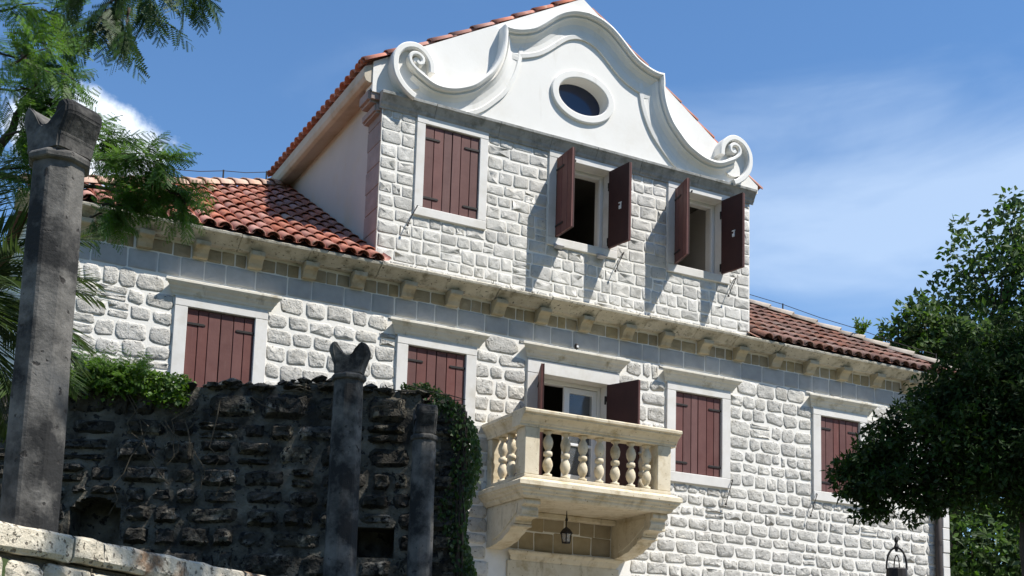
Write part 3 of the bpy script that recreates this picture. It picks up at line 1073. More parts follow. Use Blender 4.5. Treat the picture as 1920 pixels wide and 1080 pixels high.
def barrel(r0, r1, ln, th=0.014, n=6):
    """a half round cover tile lying along +y, narrow end up, open below"""
    vs, fs = [], []
    for y, r in ((0, r0), (ln, r1)):
        for t in (0, th):
            for i in range(n + 1):
                q = PI * i / n
                vs.append(((r - t) * math.cos(q), y, (r - t) * math.sin(q) * 0.82))
    k = n + 1
    for i in range(n):
        fs.append((i, i + 1, 2 * k + i + 1, 2 * k + i))
        fs.append((k + i, 3 * k + i, 3 * k + i + 1, k + i + 1))
        fs.append((i, k + i, k + i + 1, i + 1))
        fs.append((2 * k + i, 2 * k + i + 1, 3 * k + i + 1, 3 * k + i))
    return vs, fs


def tile_mesh(mat):
    me = bpy.data.meshes.new('roof_tile')
    v_, f_ = barrel(0.098, 0.074, 0.45)
    me.from_pydata(v_, [], f_)
    me.materials.append(M[mat])
    me.polygons.foreach_set('use_smooth', [True] * len(me.polygons))
    return me


tm = {k: tile_mesh(k) for k in ('tile_new', 'tile_old', 'tile_pale')}
places = []            # (rank, matrix, mat)
SL = math.atan(RK)
EXP = 0.385
pans = {'tile_new': MB(), 'tile_old': MB()}


def slope_column(x, ylim, mat, old):
    ncol = int(max(0, (ylim + 0.25)) / (EXP * math.cos(SL))) + 1
    j = U(-.012, .012)
    for i in range(ncol):
        y = -0.30 + i * EXP * math.cos(SL)
        z = rz(y) + 0.012
        lean = U(-.05, .05) * (2.0 if old else 1.0)
        m = Matrix.Translation((x + j + U(-.008, .008), y, z)) @ Matrix.Rotation(lean, 4, 'Z') @ Matrix.Rotation(SL - 0.045 + U(-.012, .012), 4, 'X')
        a = to_px((x, y, z + .1))
        rank = 1.0 / a[2]
        if a[0] < 150 or a[0] > 1770:
            rank = 0
        k = mat
        if not old and R() < 0.03:
            k = 'tile_pale'
        places.append((rank, m, k))
    # pan tiles between the covers
    pm = pans['tile_old' if old else 'tile_new']
    L_ = ylim + 0.25
    if L_ > 0.1:
        nn = 6
        vs, fs = [], []
        steps = max(1, ncol)
        for i in range(steps):
            for e in (0, 1):
                y = -0.31 + (i + e) * EXP * math.cos(SL)
                for q in range(nn + 1):
                    t = PI * q / nn
                    vs.append((x + 0.1 + j + 0.085 * math.cos(t), y, rz(y) + 0.055 - 0.06 * math.sin(t) + (0.012 if e == 0 else 0)))
        for i in range(steps):
            for q in range(nn):
                o_ = i * 2 * (nn + 1)
                fs.append((o_ + q, o_ + q + 1, o_ + nn + 1 + q + 1, o_ + nn + 1 + q))
        pm.add(vs, fs)


x = LX + 0.12
while x < DX0 - 0.05:
    slope_column(x, (x - LX) - 0.30, 'tile_new', False)
    x += 0.205
x = DX1 + 0.12
while x < RX - 0.1:
    slope_column(x, (RX - x) - 0.30, 'tile_old', True)
    x += 0.205

# tiles on the cross roof: eaves on its left, verge tiles up both rakes
EZ = rake(5.62) - 0.02
y = 0.02
while y < 4.45:
    for i in range(2):
        s = i * 0.38 * math.cos(math.atan(SLL))
        m = Matrix.Translation((5.60 + s, y, rake(5.60 + s) + 0.03)) @ Matrix.Rotation(-PI / 2, 4, 'Z') @ Matrix.Rotation(math.atan(SLL) - .04, 4, 'X')
        places.append((1.0 / 15 if i == 0 else 0.01, m, 'tile_new'))
    y += 0.205
s = 0.0
for side, sl in ((-1, SLL), (1, SLR)):
    nn = 9
    x0_ = 5.60 if side < 0 else 12.48
    for i in range(nn + 1):
        dx = i * 0.385 * math.cos(math.atan(sl))
        xx = x0_ - side * dx
        if abs(xx - GC) < 0.12:
            continue
        m = Matrix.Translation((xx, 0.10 + U(-.01, .01), rake(xx) + 0.035)) @ Matrix.Rotation(PI / 2 * (1 if side > 0 else -1), 4, 'Z') @ Matrix.Rotation(math.atan(sl) - .03, 4, 'X')
        places.append((0.5, m, 'tile_new'))
places.sort(key=lambda t: -t[0])
left_over = {k: MB() for k in tm}
cnt = 0
for rank, m, k in places:
    if cnt < 300 and rank > 0.02:
        o = bpy.data.objects.new('roof_tile', tm[k])
        col.objects.link(o)
        o.parent = roof
        o.matrix_local = Matrix.Translation(-WORG[roof.name]) @ m
        cnt += 1
    else:
        v_, f_ = barrel(0.098, 0.074, 0.45)
        left_over[k].add([m @ Vector(p) for p in v_], f_)
for k, mb in left_over.items():
    if mb.v:
        mb.build('tiles', k, roof, smooth=True, fixn=False)['kind'] = 'stuff'
for k, mb in pans.items():
    mb.build('pan_tiles', k, roof, smooth=True, fixn=False)['kind'] = 'stuff'

# cross roof body with tile corrugation
cr = MB()
for side, sl, xe in ((-1, SLL, 5.66), (1, SLR, 12.42)):
    zz = rake(xe)
    cr.add([(xe, 0.03, zz - .03), (xe, 4.75, zz - .03), (GC, 4.75, APX - .03), (GC, 0.03, APX - .03), (xe, .03, zz + .02), (xe, 4.75, zz + .02), (GC, 4.75, APX + .02), (GC, .03, APX + .02)],
           [(0, 1, 2, 3), (4, 7, 6, 5), (0, 4, 5, 1), (1, 5, 6, 2), (3, 2, 6, 7), (0, 3, 7, 4)])
cross = cr.build('cross_roof', 'tile_old', house)
cv = MB()
for side, sl, xe in ((-1, SLL, 5.66), (1, SLR, 12.42)):
    y = 0.30
    while y < 4.7:
        ln = (GC - xe) if side < 0 else (xe - GC)
        vs = []
        for xx in (xe - side * .7, GC):
            for q in range(7):
                t = PI * q / 6
                vs.append((xx, y + 0.09 * math.cos(t), rake(xx) + 0.02 + 0.08 * math.sin(t)))
        cv.add(vs, [(q, q + 1, 8 + q, 7 + q) for q in range(6)])
        y += 0.205
cv.build('cover_tiles', 'tile_new', cross, smooth=True, fixn=False)['kind'] = 'stuff'
gback = MB()
gback.prism([(GXL, 9.99), (GXR, 9.99), (GXR, rake(GXR) - .05), (GC, APX - .05), (GXL, rake(GXL) - .05)], 4.45, 4.7, lambda a, p, q: (p, a, q))
gback.build('back_gable', 'plaster', house)
# plastered soffit and fascia along the left eave, and the same on the right
ev = MB()
ev.prism([(DX0 + .01, 10.16), (5.70, 10.11), (5.645, 10.13), (5.615, 10.19), (5.62, rake(5.62) - .02), (DX0 + .01, rake(DX0) - .04)], 0.02, 4.72, lambda a, p, q: (p, a, q))
ev.build('eaves', 'eaves', house, bevel=0.008)
ev = MB()
ev.prism([(DX1 - .01, 10.02), (12.34, 10.0), (12.42, 10.03), (12.43, rake(12.43) - .02), (DX1 - .01, rake(DX1) - .04)], 0.3, 4.72, lambda a, p, q: (p, a, q))
ev.build('eaves', 'eaves', house, bevel=0.008)
# hip caps
HIPN = 15
for side, xh in ((1, LX), (-1, RX)):
    hip = bpy.data.meshes.new('ridge_tile')
    v_, f_ = barrel(0.125, 0.095, 0.47, 0.018)
    hip.from_pydata(v_, [], f_)
    hip.materials.append(M['tile_pale' if side > 0 else 'ridge_old'])
    hip.polygons.foreach_set('use_smooth', [True] * len(hip.polygons))
    for i in range(HIPN):
        t = i * 0.29
        p = Vector((xh + side * t, -.27 + t, rz(-.25 + t) + 0.055))
        d = Vector((side, 1, RK)).normalized()
        m = Matrix.Translation(p) @ Matrix.Rotation(math.atan2(-side, 1) , 4, 'Z') @ Matrix.Rotation(math.asin(d.z) - .03 + U(-.02, .02), 4, 'X')
        o = bpy.data.objects.new('ridge_tile', hip)
        col.objects.link(o)
        o.parent = roof
        o.matrix_local = Matrix.Translation(-WORG[roof.name]) @ m
    wire = MB()
    pts = []
    for i in range(9):
        t = 0.3 + i * 0.46
        pts.append((xh + side * t, -.25 + t, rz(-.25 + t) + (0.27 if side > 0 else 0.25) - (0.02 if i % 2 else 0)))
    wire.tube(pts, 0.006, 5)
    wo_ = wire.build('lightning_wire', 'iron', house)
    for p in pts[::2]:
        MB().tube([(p[0], p[1], p[2] - .16), (p[0], p[1], p[2] + .015)], 0.013, 5).build('wire_holder', 'iron', wo_)

# ------------------------------------------------------------------ balcony
BF = -1.13           # front face of the pedestal course
bal = MB()
BX0, BX1 = 7.66, 9.965


def ledge(mb, x0, x1, yf, z0, z1):
    mb.box(x0, x1, yf, -0.002, z0, z1)


ledge(bal, BX0 - .005, BX1 + .005, BF - .005, 4.657, 4.70)
balcony = bal.build('balcony', 'balcony', house, bevel=0.006)
mb = MB()
prof = [(0.0, 4.39), (-.0, 4.655), (.02, 4.652), (.10, 4.612), (.118, 4.60), (.12, 4.545), (.10, 4.535), (.095, 4.512), (.065, 4.488), (.055, 4.465), (.03, 4.45), (.02, 4.42), (-.012, 4.39)]


def around(mb, prof, x0, x1, yf):
    """moulding carried round three sides; prof (out, z)"""
    m = len(prof)
    vs = []
    for o_, z_ in prof:
        vs += [(x0 - o_, -0.002, z_), (x0 - o_, yf - o_, z_), (x1 + o_, yf - o_, z_), (x1 + o_, -0.002, z_)]
    fs = []
    for i in range(m):
        j = (i + 1) % m
        for k in range(3):
            fs.append((4 * i + k, 4 * i + k + 1, 4 * j + k + 1, 4 * j + k))
    mb.add(vs, fs)


around(mb, prof[1:] , BX0, BX1, BF)
mb.box(BX0 + .01, BX1 - .01, BF + .01, -.004, 4.395, 4.654)
mb.build('slab_moulding', 'balcony', balcony)
rl = MB()
rp = [(-.22, 5.335), (0.002, 5.335), (.006, 5.37), (.022, 5.378), (.03, 5.40), (.065, 5.435), (.105, 5.462), (.118, 5.47), (.12, 5.488), (.148, 5.497), (.152, 5.532), (.14, 5.547), (-.22, 5.555)]
rl.prism([(BF - o_, z_) for o_, z_ in rp], BX0 - .085, BX1 + .085, lambda a, p, q: (a, p, q))
rl.build('handrail', 'balcony', balcony, bevel=0.003)
for sd, xb in ((-1, BX0), (1, BX1)):
    MB().prism([(xb + sd * (o_ * .62), z_) for o_, z_ in rp], BF + .222, -.003, lambda a, p, q: (p, a, q)).build('handrail', 'balcony', balcony, bevel=0.003)
for x0 in (BX0, BX1 - .22):
    MB().box(x0, x0 + .22, BF, BF + .22, 4.702, 5.334).build('pedestal', 'balcony', balcony, bevel=0.008)
    MB().box(x0 + .01, x0 + .21, -.14, -.004, 4.702, 5.334).build('pedestal', 'balcony', balcony, bevel=0.008)
bp = [(.062, 4.702), (.062, 4.745), (.035, 4.755), (.032, 4.775), (.055, 4.81), (.070, 4.865), (.062, 4.92), (.04, 4.965), (.034, 4.985), (.058, 4.995), (.062, 5.022), (.058, 5.05),
      (.034, 5.06), (.04, 5.08), (.062, 5.125), (.070, 5.18), (.055, 5.235), (.032, 5.27), (.035, 5.295), (.062, 5.305), (.062, 5.337)]
bpos = [(X, BF + .11) for X in (8.065, 8.335, 8.605, 8.865, 9.12, 9.375, 9.63)]
for X in (BX0 + .11, BX1 - .11):
    bpos += [(X, yy) for yy in (-.80, -.55, -.29)]
for X, Y_ in bpos:
    MB().lathe(bp, (X, Y_), 14).build('baluster', 'balcony', balcony, smooth=True)
cprof = [(0, 4.398), (-1.06, 4.398), (-1.075, 4.36), (-1.07, 4.32), (-1.02, 4.305), (-1.0, 4.29), (-1.02, 4.25), (-1.0, 4.19), (-.93, 4.16), (-.86, 4.15), (-.83, 4.13), (-.83, 4.09), (-.77, 4.08),
         (-.76, 4.04), (-.69, 4.03), (-.66, 3.99), (-.56, 3.955), (-.46, 3.90), (-.36, 3.885), (-.28, 3.86), (-.10, 3.835), (0, 3.83)]
for x0 in (7.70, 9.715):
    c = MB()
    c.prism(cprof, x0, x0 + .25, lambda a, p, q: (a, p, q))
    cs = c.build('console', 'balcony', balcony, bevel=0.006)
    pb = MB()
    for zz, y0_ in ((4.17, -.98), (4.06, -.80)):
        pb.box(x0 - .012, x0 + .262, y0_ - .02, y0_ + .14, zz - .012, zz + .02)
    for s in (0.0, .25):
        pb.prism([(-.90, 4.34), (-.20, 4.34), (-.20, 3.92), (-.32, 3.94), (-.52, 4.02), (-.70, 4.12), (-.88, 4.22)], x0 + s - .012, x0 + s + .012, lambda a, p, q: (a, p, q))
    pb.build('console_panel', 'balcony', cs, bevel=0.005)
MB().box(7.955, 9.71, -.14, -.006, 4.32, 4.392).build('wall_moulding', 'balcony', balcony, bevel=0.01)


# ------------------------------------------------------------------ small things on the house
def small_light(x, z, label):
    t = thing('floodlight', label, 'floodlight', (x, -.10, z))
    MB().prism([(-.03, 0.0), (-.15, .015), (-.05, .075), (-.03, .075)], x - .065, x + .065, lambda a, p, q: (a, p, z + q)).build('housing', 'grey_box', t, bevel=0.006)
    MB().box(x - .02, x + .02, -.035, .0, z + .02, z + .05).build('mount', 'iron', t)
    return t


small_light(8.69, 8.31, 'small pale floodlight on the wall below the left corner of an open dormer window')
small_light(9.42, 8.30, 'small grey floodlight on the wall below the right corner of an open dormer window')
t = thing('spotlight', 'tiny black spotlight standing on the hood above the balcony door', 'spotlight', (9.02, -.08, 6.825))
MB().lathe([(.008, 6.82), (.008, 6.85), (.03, 6.852), (.034, 6.90), (.02, 6.925)], (9.02, -.08), 10).build('housing', 'iron', t)
MB().box(9.005, 9.035, -.118, -.112, 6.862, 6.892).build('lens', 'frame_white', t)

# lantern under the balcony
LXc, LYc = 8.70, -.46
t = thing('hanging_lantern', 'small black lantern with pale panes hanging under the balcony', 'lantern', (LXc, LYc, 3.94))
MB().tube([(LXc, LYc, 4.14), (LXc, LYc, 4.25)], .008, 5).build('hook', 'iron', t)
MB().lathe([(.02, 4.25), (.02, 4.275), (.012, 4.30), (.004, 4.398)], (LXc, LYc), 8).build('chain', 'iron', t)
MB().lathe([(.10, 4.075), (.095, 4.085), (.06, 4.13), (.02, 4.16), (.008, 4.17)], (LXc, LYc), 6).build('lantern_cap', 'iron', t)
fr_ = MB()
for q in range(6):
    a_ = PI / 3 * q
    fr_.tube([(LXc + .06 * math.cos(a_), LYc + .06 * math.sin(a_), 3.95), (LXc + .08 * math.cos(a_), LYc + .08 * math.sin(a_), 4.075)], .007, 4)
fr_.lathe([(.03, 3.935), (.065, 3.94), (.065, 3.955)], (LXc, LYc), 6)
fr_.build('lantern_frame', 'iron', t)
for q in range(6):
    a0, a1 = PI / 3 * q + .12, PI / 3 * (q + 1) - .12
    vs = [(LXc + r * math.cos(a_), LYc + r * math.sin(a_), z_) for r, z_, a_ in ((.056, 3.958, a0), (.056, 3.958, a1), (.074, 4.07, a1), (.074, 4.07, a0))]
    vs += [(LXc + (p[0] - LXc) * .96, LYc + (p[1] - LYc) * .96, p[2]) for p in vs]
    MB().add(vs, [(0, 1, 2, 3), (7, 6, 5, 4), (0, 4, 5, 1), (1, 5, 6, 2), (2, 6, 7, 3), (3, 7, 4, 0)]).build('pane', 'lamp_glass', t)

# ================================================================== GARDEN WALL, PILLARS, PARAPET
GD = 13.6
gw = thing('garden_wall', 'tall blackened rubble garden wall standing in front of the villa', 'wall', tuple(cp(-3.0, GD + .25, 2.36)))


def gtop(u):
    t_ = 5.15 + 0.05 * math.sin(u * 2.1) + 0.03 * math.sin(u * 5.3)
    if u < -4.2:
        t_ -= 0.08 * (-4.2 - u)
    if u > -0.98:
        t_ -= (u + 0.98) * 0.55
    return t_


NICHE = [(-4.80, -4.24, 2.9, 3.80), (-1.69, -1.27, 3.22, 3.55)]
GU0, GU1 = -7.2, -0.56
gb = MB()
cuts = [GU0]
while cuts[-1] < GU1 - .3:
    cuts.append(cuts[-1] + .28)
cuts[-1] = GU1
cuts = sorted(set(cuts + [q[0] + (q[1] - q[0]) * i / 10 for q in NICHE for i in range(11)]))
for a, b in zip(cuts[:-1], cuts[1:]):
    if b - a < 1e-4:
        continue
    t_ = min(gtop(a), gtop(b)) - .05
    hole = next((q for q in NICHE if q[0] - 1e-6 <= a and b <= q[1] + 1e-6), None)
    for y0_, y1_ in ([(GD + .03, GD + .5)] if not hole else [(GD + .42, GD + .5)]):
        gb.box(a, b, y0_, y1_, 2.3, t_, lambda u, d, z: cp(u, d, z))
    if hole:
        gb.box(a, b, GD + .03, GD + .42, 2.3, hole[2], lambda u, d, z: cp(u, d, z))
        gb.box(a, b, GD + .03, GD + .42, hole[3] - (.20 if hole[0] < -3 else .0) * (1 - math.sqrt(max(0, 1 - (((a + b) - (hole[0] + hole[1])) / (hole[1] - hole[0])) ** 2))), t_, lambda u, d, z: cp(u, d, z))
gbody = gb.build('wall_core', 'dark_mortar', gw, fixn=False)
zs = [2.4]
while zs[-1] < 5.05:
    zs.append(zs[-1] + U(.20, .36))
zs[-1] = 5.12
obs = [(q[0] - .01, q[1] + .01, q[2], q[3] + .02) for q in NICHE]
gst = lay_courses(GU0, GU1, 2.4, 5.12, .2, .3, .26, .66, obs, zs=zs, split=.25)
items = []
for s in gst:
    top = min(gtop(s[0]), gtop(s[1]))
    if s[2] > top - .08:
        continue
    s = (s[0], s[1], s[2], min(s[3], top))
    a = to_px(cp((s[0] + s[1]) / 2, GD, (s[2] + s[3]) / 2))
    vis = -20 < a[0] < 900 and a[1] < 1090
    items.append((vis, s))
gr = MB()


def rock(mb, s, base, depth):
    """rough boulder face: a small grid pushed about"""
    nx, nz = 5, 4
    x0, x1, z0, z1 = s
    g = U(.004, .018)
    x0 += g; x1 -= g; z0 += g * .8; z1 -= g * .8
    vs, fs = [], []
    j = lambda k: U(-k, k)
    tx, tz = U(-.4, .4), U(-.3, .5)
    for iz in range(nz + 1):
        for ix in range(nx + 1):
            fx, fz = ix / nx, iz / nz
            ex, ez = 2 * fx - 1, 2 * fz - 1
            edge = max(abs(ex), abs(ez))
            k_ = 1 - .10 * (abs(ex) * abs(ez)) ** 1.5
            xx = (x0 + x1) / 2 + ex * k_ * (x1 - x0) / 2 + j(.016)
            zz = (z0 + z1) / 2 + ez * k_ * (z1 - z0) / 2 + j(.012)
            o_ = -.03 if edge > .99 else depth * (1 + .35 * (tx * ex + tz * ez)) + j(.02)
            vs.append(cp(xx, base - o_, zz))
    for iz in range(nz):
        for ix in range(nx):
            q = iz * (nx + 1) + ix
            fs.append((q, q + 1, q + nx + 2, q + nx + 1))
    mb.add(vs, fs)


for vis, s in items:
    mb = MB() if vis else gr
    rock(mb, s, GD + .03, U(.02, .10))
    if vis:
        mb.build('stone', 'black_stone', gw, fixn=False)
if gr.v:
    gr.build('stones', 'black_stone', gw, fixn=False)['kind'] = 'stuff'
# loose rubble on the wall head and the return end
tp = MB()
for _ in range(260):
    u = U(GU0, GU1 + .03)
    c = cp(u, GD + U(.0, .5), gtop(u) - U(.03, .08))
    r = U(.035, .10)
    vs = []
    for k in range(8):
        q = 2 * PI * k / 8
        vs.append((c.x + r * U(.7, 1.2) * math.cos(q), c.y + r * U(.7, 1.2) * math.sin(q), c.z + U(-.02, .02)))
    vs.append((c.x + U(-.02, .02), c.y + U(-.02, .02), c.z + r * U(.4, .7)))
    vs.append((c.x, c.y, c.z - r * .6))
    tp.add(vs, [(k, (k + 1) % 8, 8) for k in range(8)] + [((k + 1) % 8, k, 9) for k in range(8)])
tp.build('rubble', 'black_stone', gw, fixn=False)['kind'] = 'stuff'
en = MB()
zz = 2.4
while zz < 4.95:
    h = U(.2, .3)
    rockv = []
    en.box(GU1 - .25, GU1 + U(.0, .05), GD + .02 + U(-.04, .01), GD + .52, zz + .008, min(zz + h, 4.96) - .008, lambda u, d, z: cp(u, d, z))
    zz += h
en.build('end_stones', 'black_stone', gw, bevel=0.02)

# roots and bare stems of creeper on the wall face
rt = MB()
for _ in range(9):
    u, z = U(-5.0, -3.2), U(4.6, 5.05)
    pts = [cp(u, GD - .06, z)]
    for _ in range(random.randint(4, 8)):
        u += U(-.13, .13)
        z -= U(.08, .2)
        pts.append(cp(u, GD - .07 + U(-.02, .01), z))
    rt.tube(pts, [0.009 * (1 - .6 * i / len(pts)) for i in range(len(pts))], 4)
for _ in range(12):
    u, z = U(-3.2, -0.9), U(4.95, 5.15)
    pts = [cp(u, GD - .05, z)]
    for _ in range(5):
        u += U(-.2, .2)
        z += U(-.1, .05)
        pts.append(cp(u, GD - .08 + U(-.02, .01), z))
    rt.tube(pts, 0.007, 4)


def pillar(u, d, zb, zt, r, label, rot=0.2, turn=0.0, flare=1.2):
    base = cp(u, d, zb)
    t = thing('stone_pillar', label, 'pillar', tuple(base), 'forked stone pillars along the terrace')
    zc = zt - .36
    sh_ = MB()
    prof = []
    k = 9
    for i in range(k + 1):
        f = i / k
        prof.append((r * (1.04 - .1 * f) + U(-.003, .003), zb + (zc - zb) * f))
    sh_.lathe(prof, (base.x, base.y), 8, rot)
    sh_.build('shaft', 'pillar', t, bevel=0.012)
    c = MB()
    c.lathe([(r * .95, zc - .012), (r * 1.10, zc + .0), (r * 1.12, zc + .035), (r * 1.0, zc + .055)], (base.x, base.y), 8, rot)
    c.build('collar', 'pillar', t, bevel=0.006)
    # forked head that cradled a beam
    w = r * flare
    sa_ = RT * math.cos(turn) - FW * math.sin(turn)
    da_ = FW * math.cos(turn) + RT * math.sin(turn)
    hp = [(-r * .86, zc + .05), (r * .86, zc + .05), (r * .92, zc + .14), (w * 1.02, zc + .27), (w * .99, zc + .33), (w * .8, zc + .365), (w * .58, zc + .355), (w * .36, zc + .29), (w * .16, zc + .235),
          (-w * .05, zc + .222), (-w * .25, zc + .245), (-w * .5, zc + .31), (-w * .74, zc + .368), (-w * .95, zc + .35), (-w * 1.0, zc + .28), (-r * .92, zc + .14)]
    h = MB()
    n_ = len(hp)
    layers = [(-.80, .86), (-.62, 1.0), (.62, 1.0), (.80, .86)]
    vs = []
    for dd, sc in layers:
        for p, q in hp:
            pp = base + sa_ * (p * sc) + da_ * (dd * r)
            vs.append((pp.x + U(-.006, .006), pp.y + U(-.006, .006), zc + .05 + (q - zc - .05) * (.94 + .06 * sc) + U(-.004, .004)))
    fs = [tuple(range(n_))[::-1], tuple(range(3 * n_, 4 * n_))]
    for l in range(3):
        fs += [(l * n_ + i, l * n_ + (i + 1) % n_, (l + 1) * n_ + (i + 1) % n_, (l + 1) * n_ + i) for i in range(n_)]
    h.add(vs, fs)
    h.build('forked_head', 'pillar', t, bevel=0.028, segs=3)
    return t


pillar(-2.835, 7.4, 2.56, 5.19, .172, 'nearest octagonal stone pillar rising from the sunlit coping beside the palm', .26, .5, 1.24)
pillar(-1.635, 12.1, 2.36, 5.13, .158, 'dark octagonal pillar whose forked top stands against the pale house wall', .26)
pillar(-0.955, 13.22, 2.36, 4.80, .135, 'slim dark pillar with a flared head close to the ivy covered wall end', .26, 1.35, 1.3)

# low parapet with heavy coping
pd = Vector((0.352, 0.936))
p0 = Vector((-2.80, 6.76))
pn = Vector((pd.y, -pd.x))


def pp(s, o_, z):
    q = p0 + pd * s + pn * o_
    return cp(q.x, q.y, z)


par = thing('parapet', 'low parapet of pale blocks under a thick coping, sunlit at its near end', 'wall', tuple(pp(1.5, -.2, 0)))
cut = [-2.3, -1.1, -.35, .66, .93, 1.75, 2.5, 3.4, 4.3, 5.3, 6.3]
for a, b in zip(cut[:-1], cut[1:]):
    j = U(-.006, .006)
    mb = MB()
    nn = max(3, int((b - a) / .12))
    vs, fs = [], []
    for i in range(nn + 1):
        s = a + .006 + (b - a - .012) * i / nn
        for o_, z_ in ((-.42, 2.42), (-.42, 2.552), (.0, 2.555), (.018, 2.54), (.022, 2.43), (.0, 2.40)):
            vs.append(pp(s, o_ + U(-.006, .006) + j, z_ + U(-.006, .006) + j))
    for i in range(nn):
        for k in range(6):
            fs.append((i * 6 + k, i * 6 + (k + 1) % 6, (i + 1) * 6 + (k + 1) % 6, (i + 1) * 6 + k))
    fs.append(tuple(range(6)))
    fs.append(tuple(range(nn * 6, nn * 6 + 6))[::-1])
    mb.add(vs, fs)
    mb.build('coping_stone', 'coping', par)
MB().box(-2.3, 6.3, -.40, -.06, .0, 2.395, lambda s, o_, z: pp(s, o_, z)).build('wall_core', 'dark_mortar', par, fixn=False)
pst = lay_courses(-2.3, 6.3, .0, 2.385, .22, .34, .35, .75, [])
pr = MB()
for s in pst:
    mb = MB() if s[2] > 1.7 and s[1] < 4 else pr
    stone_geo(mb, *s, lambda x, o_, z: pp(x, -.06 + o_, z), U(.04, .075), rnd=.2, gap=.014, rough=.012)
    if mb is not pr:
        mb.build('stone', 'coping', par, fixn=False)
pr.build('stones', 'coping', par, fixn=False)['kind'] = 'stuff'

# iron lamp at the lower right
Lp = cp(4.275, 14.0, 0)
t = thing('lamp_post', 'black iron lamp with an arched hanger and finial in front of the house corner', 'street lamp', (Lp.x, Lp.y, 0.0))
MB().lathe([(.09, 0), (.09, .12), (.05, .2), (.04, 1.0), (.035, 2.62)], (Lp.x, Lp.y), 10).build('post', 'iron', t)
MB().lathe([(.05, 2.62), (.15, 2.68), (.165, 2.76), (.145, 2.80), (.14, 3.05), (.155, 3.07), (.15, 3.10), (.118, 3.20), (.112, 3.30), (.10, 3.315)], (Lp.x, Lp.y), 14).build('lamp_head', 'iron', t)
ar = MB()
pts = []
for i in range(13):
    q = PI * i / 12
    p = Vector((Lp.x, Lp.y, 0)) + RT * (-.112 * math.cos(q))
    pts.append((p.x, p.y, 3.30 + .245 * math.sin(q) ** .8))
ar.tube(pts, .012, 6)
ar.build('arch', 'iron', t)
ar = MB()
pts = []
for i in range(11):
    q = PI * i / 10
    p = Vector((Lp.x, Lp.y, 0)) + FW * (-.1 * math.cos(q))
    pts.append((p.x, p.y, 3.30 + .16 * math.sin(q)))
ar.tube(pts, .007, 5)
ar.build('arch', 'iron', t)
MB().lathe([(.012, 3.50), (.02, 3.53), (.028, 3.555), (.018, 3.58), (.014, 3.60), (.024, 3.625), (.018, 3.65), (.004, 3.675)], (Lp.x, Lp.y), 8).build('finial', 'iron', t)
p = Vector((Lp.x, Lp.y, 3.16)) + RT * .15
MB().box(p.x - .03, p.x + .03, p.y - .02, p.y + .02, 3.14, 3.175).build('knob', 'iron', t, bevel=.008)


# ================================================================== PLANTS
def rdir():
    while True:
        v = Vector((U(-1, 1), U(-1, 1), U(-1, 1)))
        if .05 < v.length < 1:
            return v.normalized()


def leaf(vs, fs, p, d, n, L_, W_):
    """a leaf blade: pointed, slightly folded along its midrib"""
    s = d.cross(n)
    if s.length < 1e-3:
        return
    s.normalize()
    n = s.cross(d)
    o = len(vs)
    vs += [p, p + d * L_ * .45 + s * W_ * .5 + n * W_ * .18, p + d * L_, p + d * L_ * .45 - s * W_ * .5 + n * W_ * .18]
    fs += [(o, o + 1, o + 2), (o, o + 2, o + 3)]


def mesh_obj(name, vs, fs, mat, parent):
    mb = MB()
    mb.v, mb.f = vs, fs
    return mb.build(name, mat, parent, fixn=False)


def crown(clumps, nleaf, L_, W_, mat, parent, name='crown', up=.35, shell=.6, sat=4):
    """leaves in clumps (centre, radius): denser towards each clump's rim"""
    vs, fs = [], []
    extra = []
    for c, r in clumps:
        for _ in range(sat):
            v = rdir()
            extra.append((c + v * r * U(.85, 1.15), r * U(.2, .42)))
    clumps = list(clumps) + extra
    tot = sum(r ** 2 for _, r in clumps)
    for c, r in clumps:
        k = int(nleaf * r * r / tot)
        for _ in range(k):
            v = rdir()
            rr = r * (shell + (1 - shell) * R()) if R() < .75 else r * R()
            rr *= U(.8, 1.12)
            p = c + Vector((v.x, v.y, v.z * .8)) * rr
            d = (v * .7 + rdir() + Vector((0, 0, -.25))).normalized()
            n = (rdir() * .9 + Vector((0, 0, up * 2)) + v * .5).normalized()
            leaf(vs, fs, p, d, n, L_ * U(.6, 1.25), W_ * U(.6, 1.2))
    return mesh_obj(name, vs, fs, mat, parent)


def limb(mb, a, b, r0, r1, k=5, wob=.08):
    a, b = Vector(a), Vector(b)
    L_ = (b - a).length
    pts = [a + (b - a) * i / k + (rdir() * wob * L_ * .5 if 0 < i < k else Vector()) for i in range(k + 1)]
    mb.tube(pts, [r0 + (r1 - r0) * i / k for i in range(k + 1)], 7)
    return pts


def tree(name, label, cat, base, trunk_top, clumps, nleaf, L_, W_, mat, r, group=None, up=.35, shell=.6):
    t = thing(name, label, cat, tuple(base), group)
    tk = MB()
    limb(tk, base, trunk_top, r, r * .6, 6, .03)
    tk.build('trunk', 'bark', t, smooth=True)
    br = MB()
    for c, rr in clumps:
        limb(br, trunk_top, c, r * .4, r * .07, 5, .12)
    br.build('branch', 'bark', t, smooth=True)
    crown(clumps, nleaf, L_, W_, mat, t, up=up, shell=shell)
    return t


# tall broad leaved trees behind the house on the right
def cl(lst):
    return [(cp(u, d, z), r) for u, d, z, r in lst]


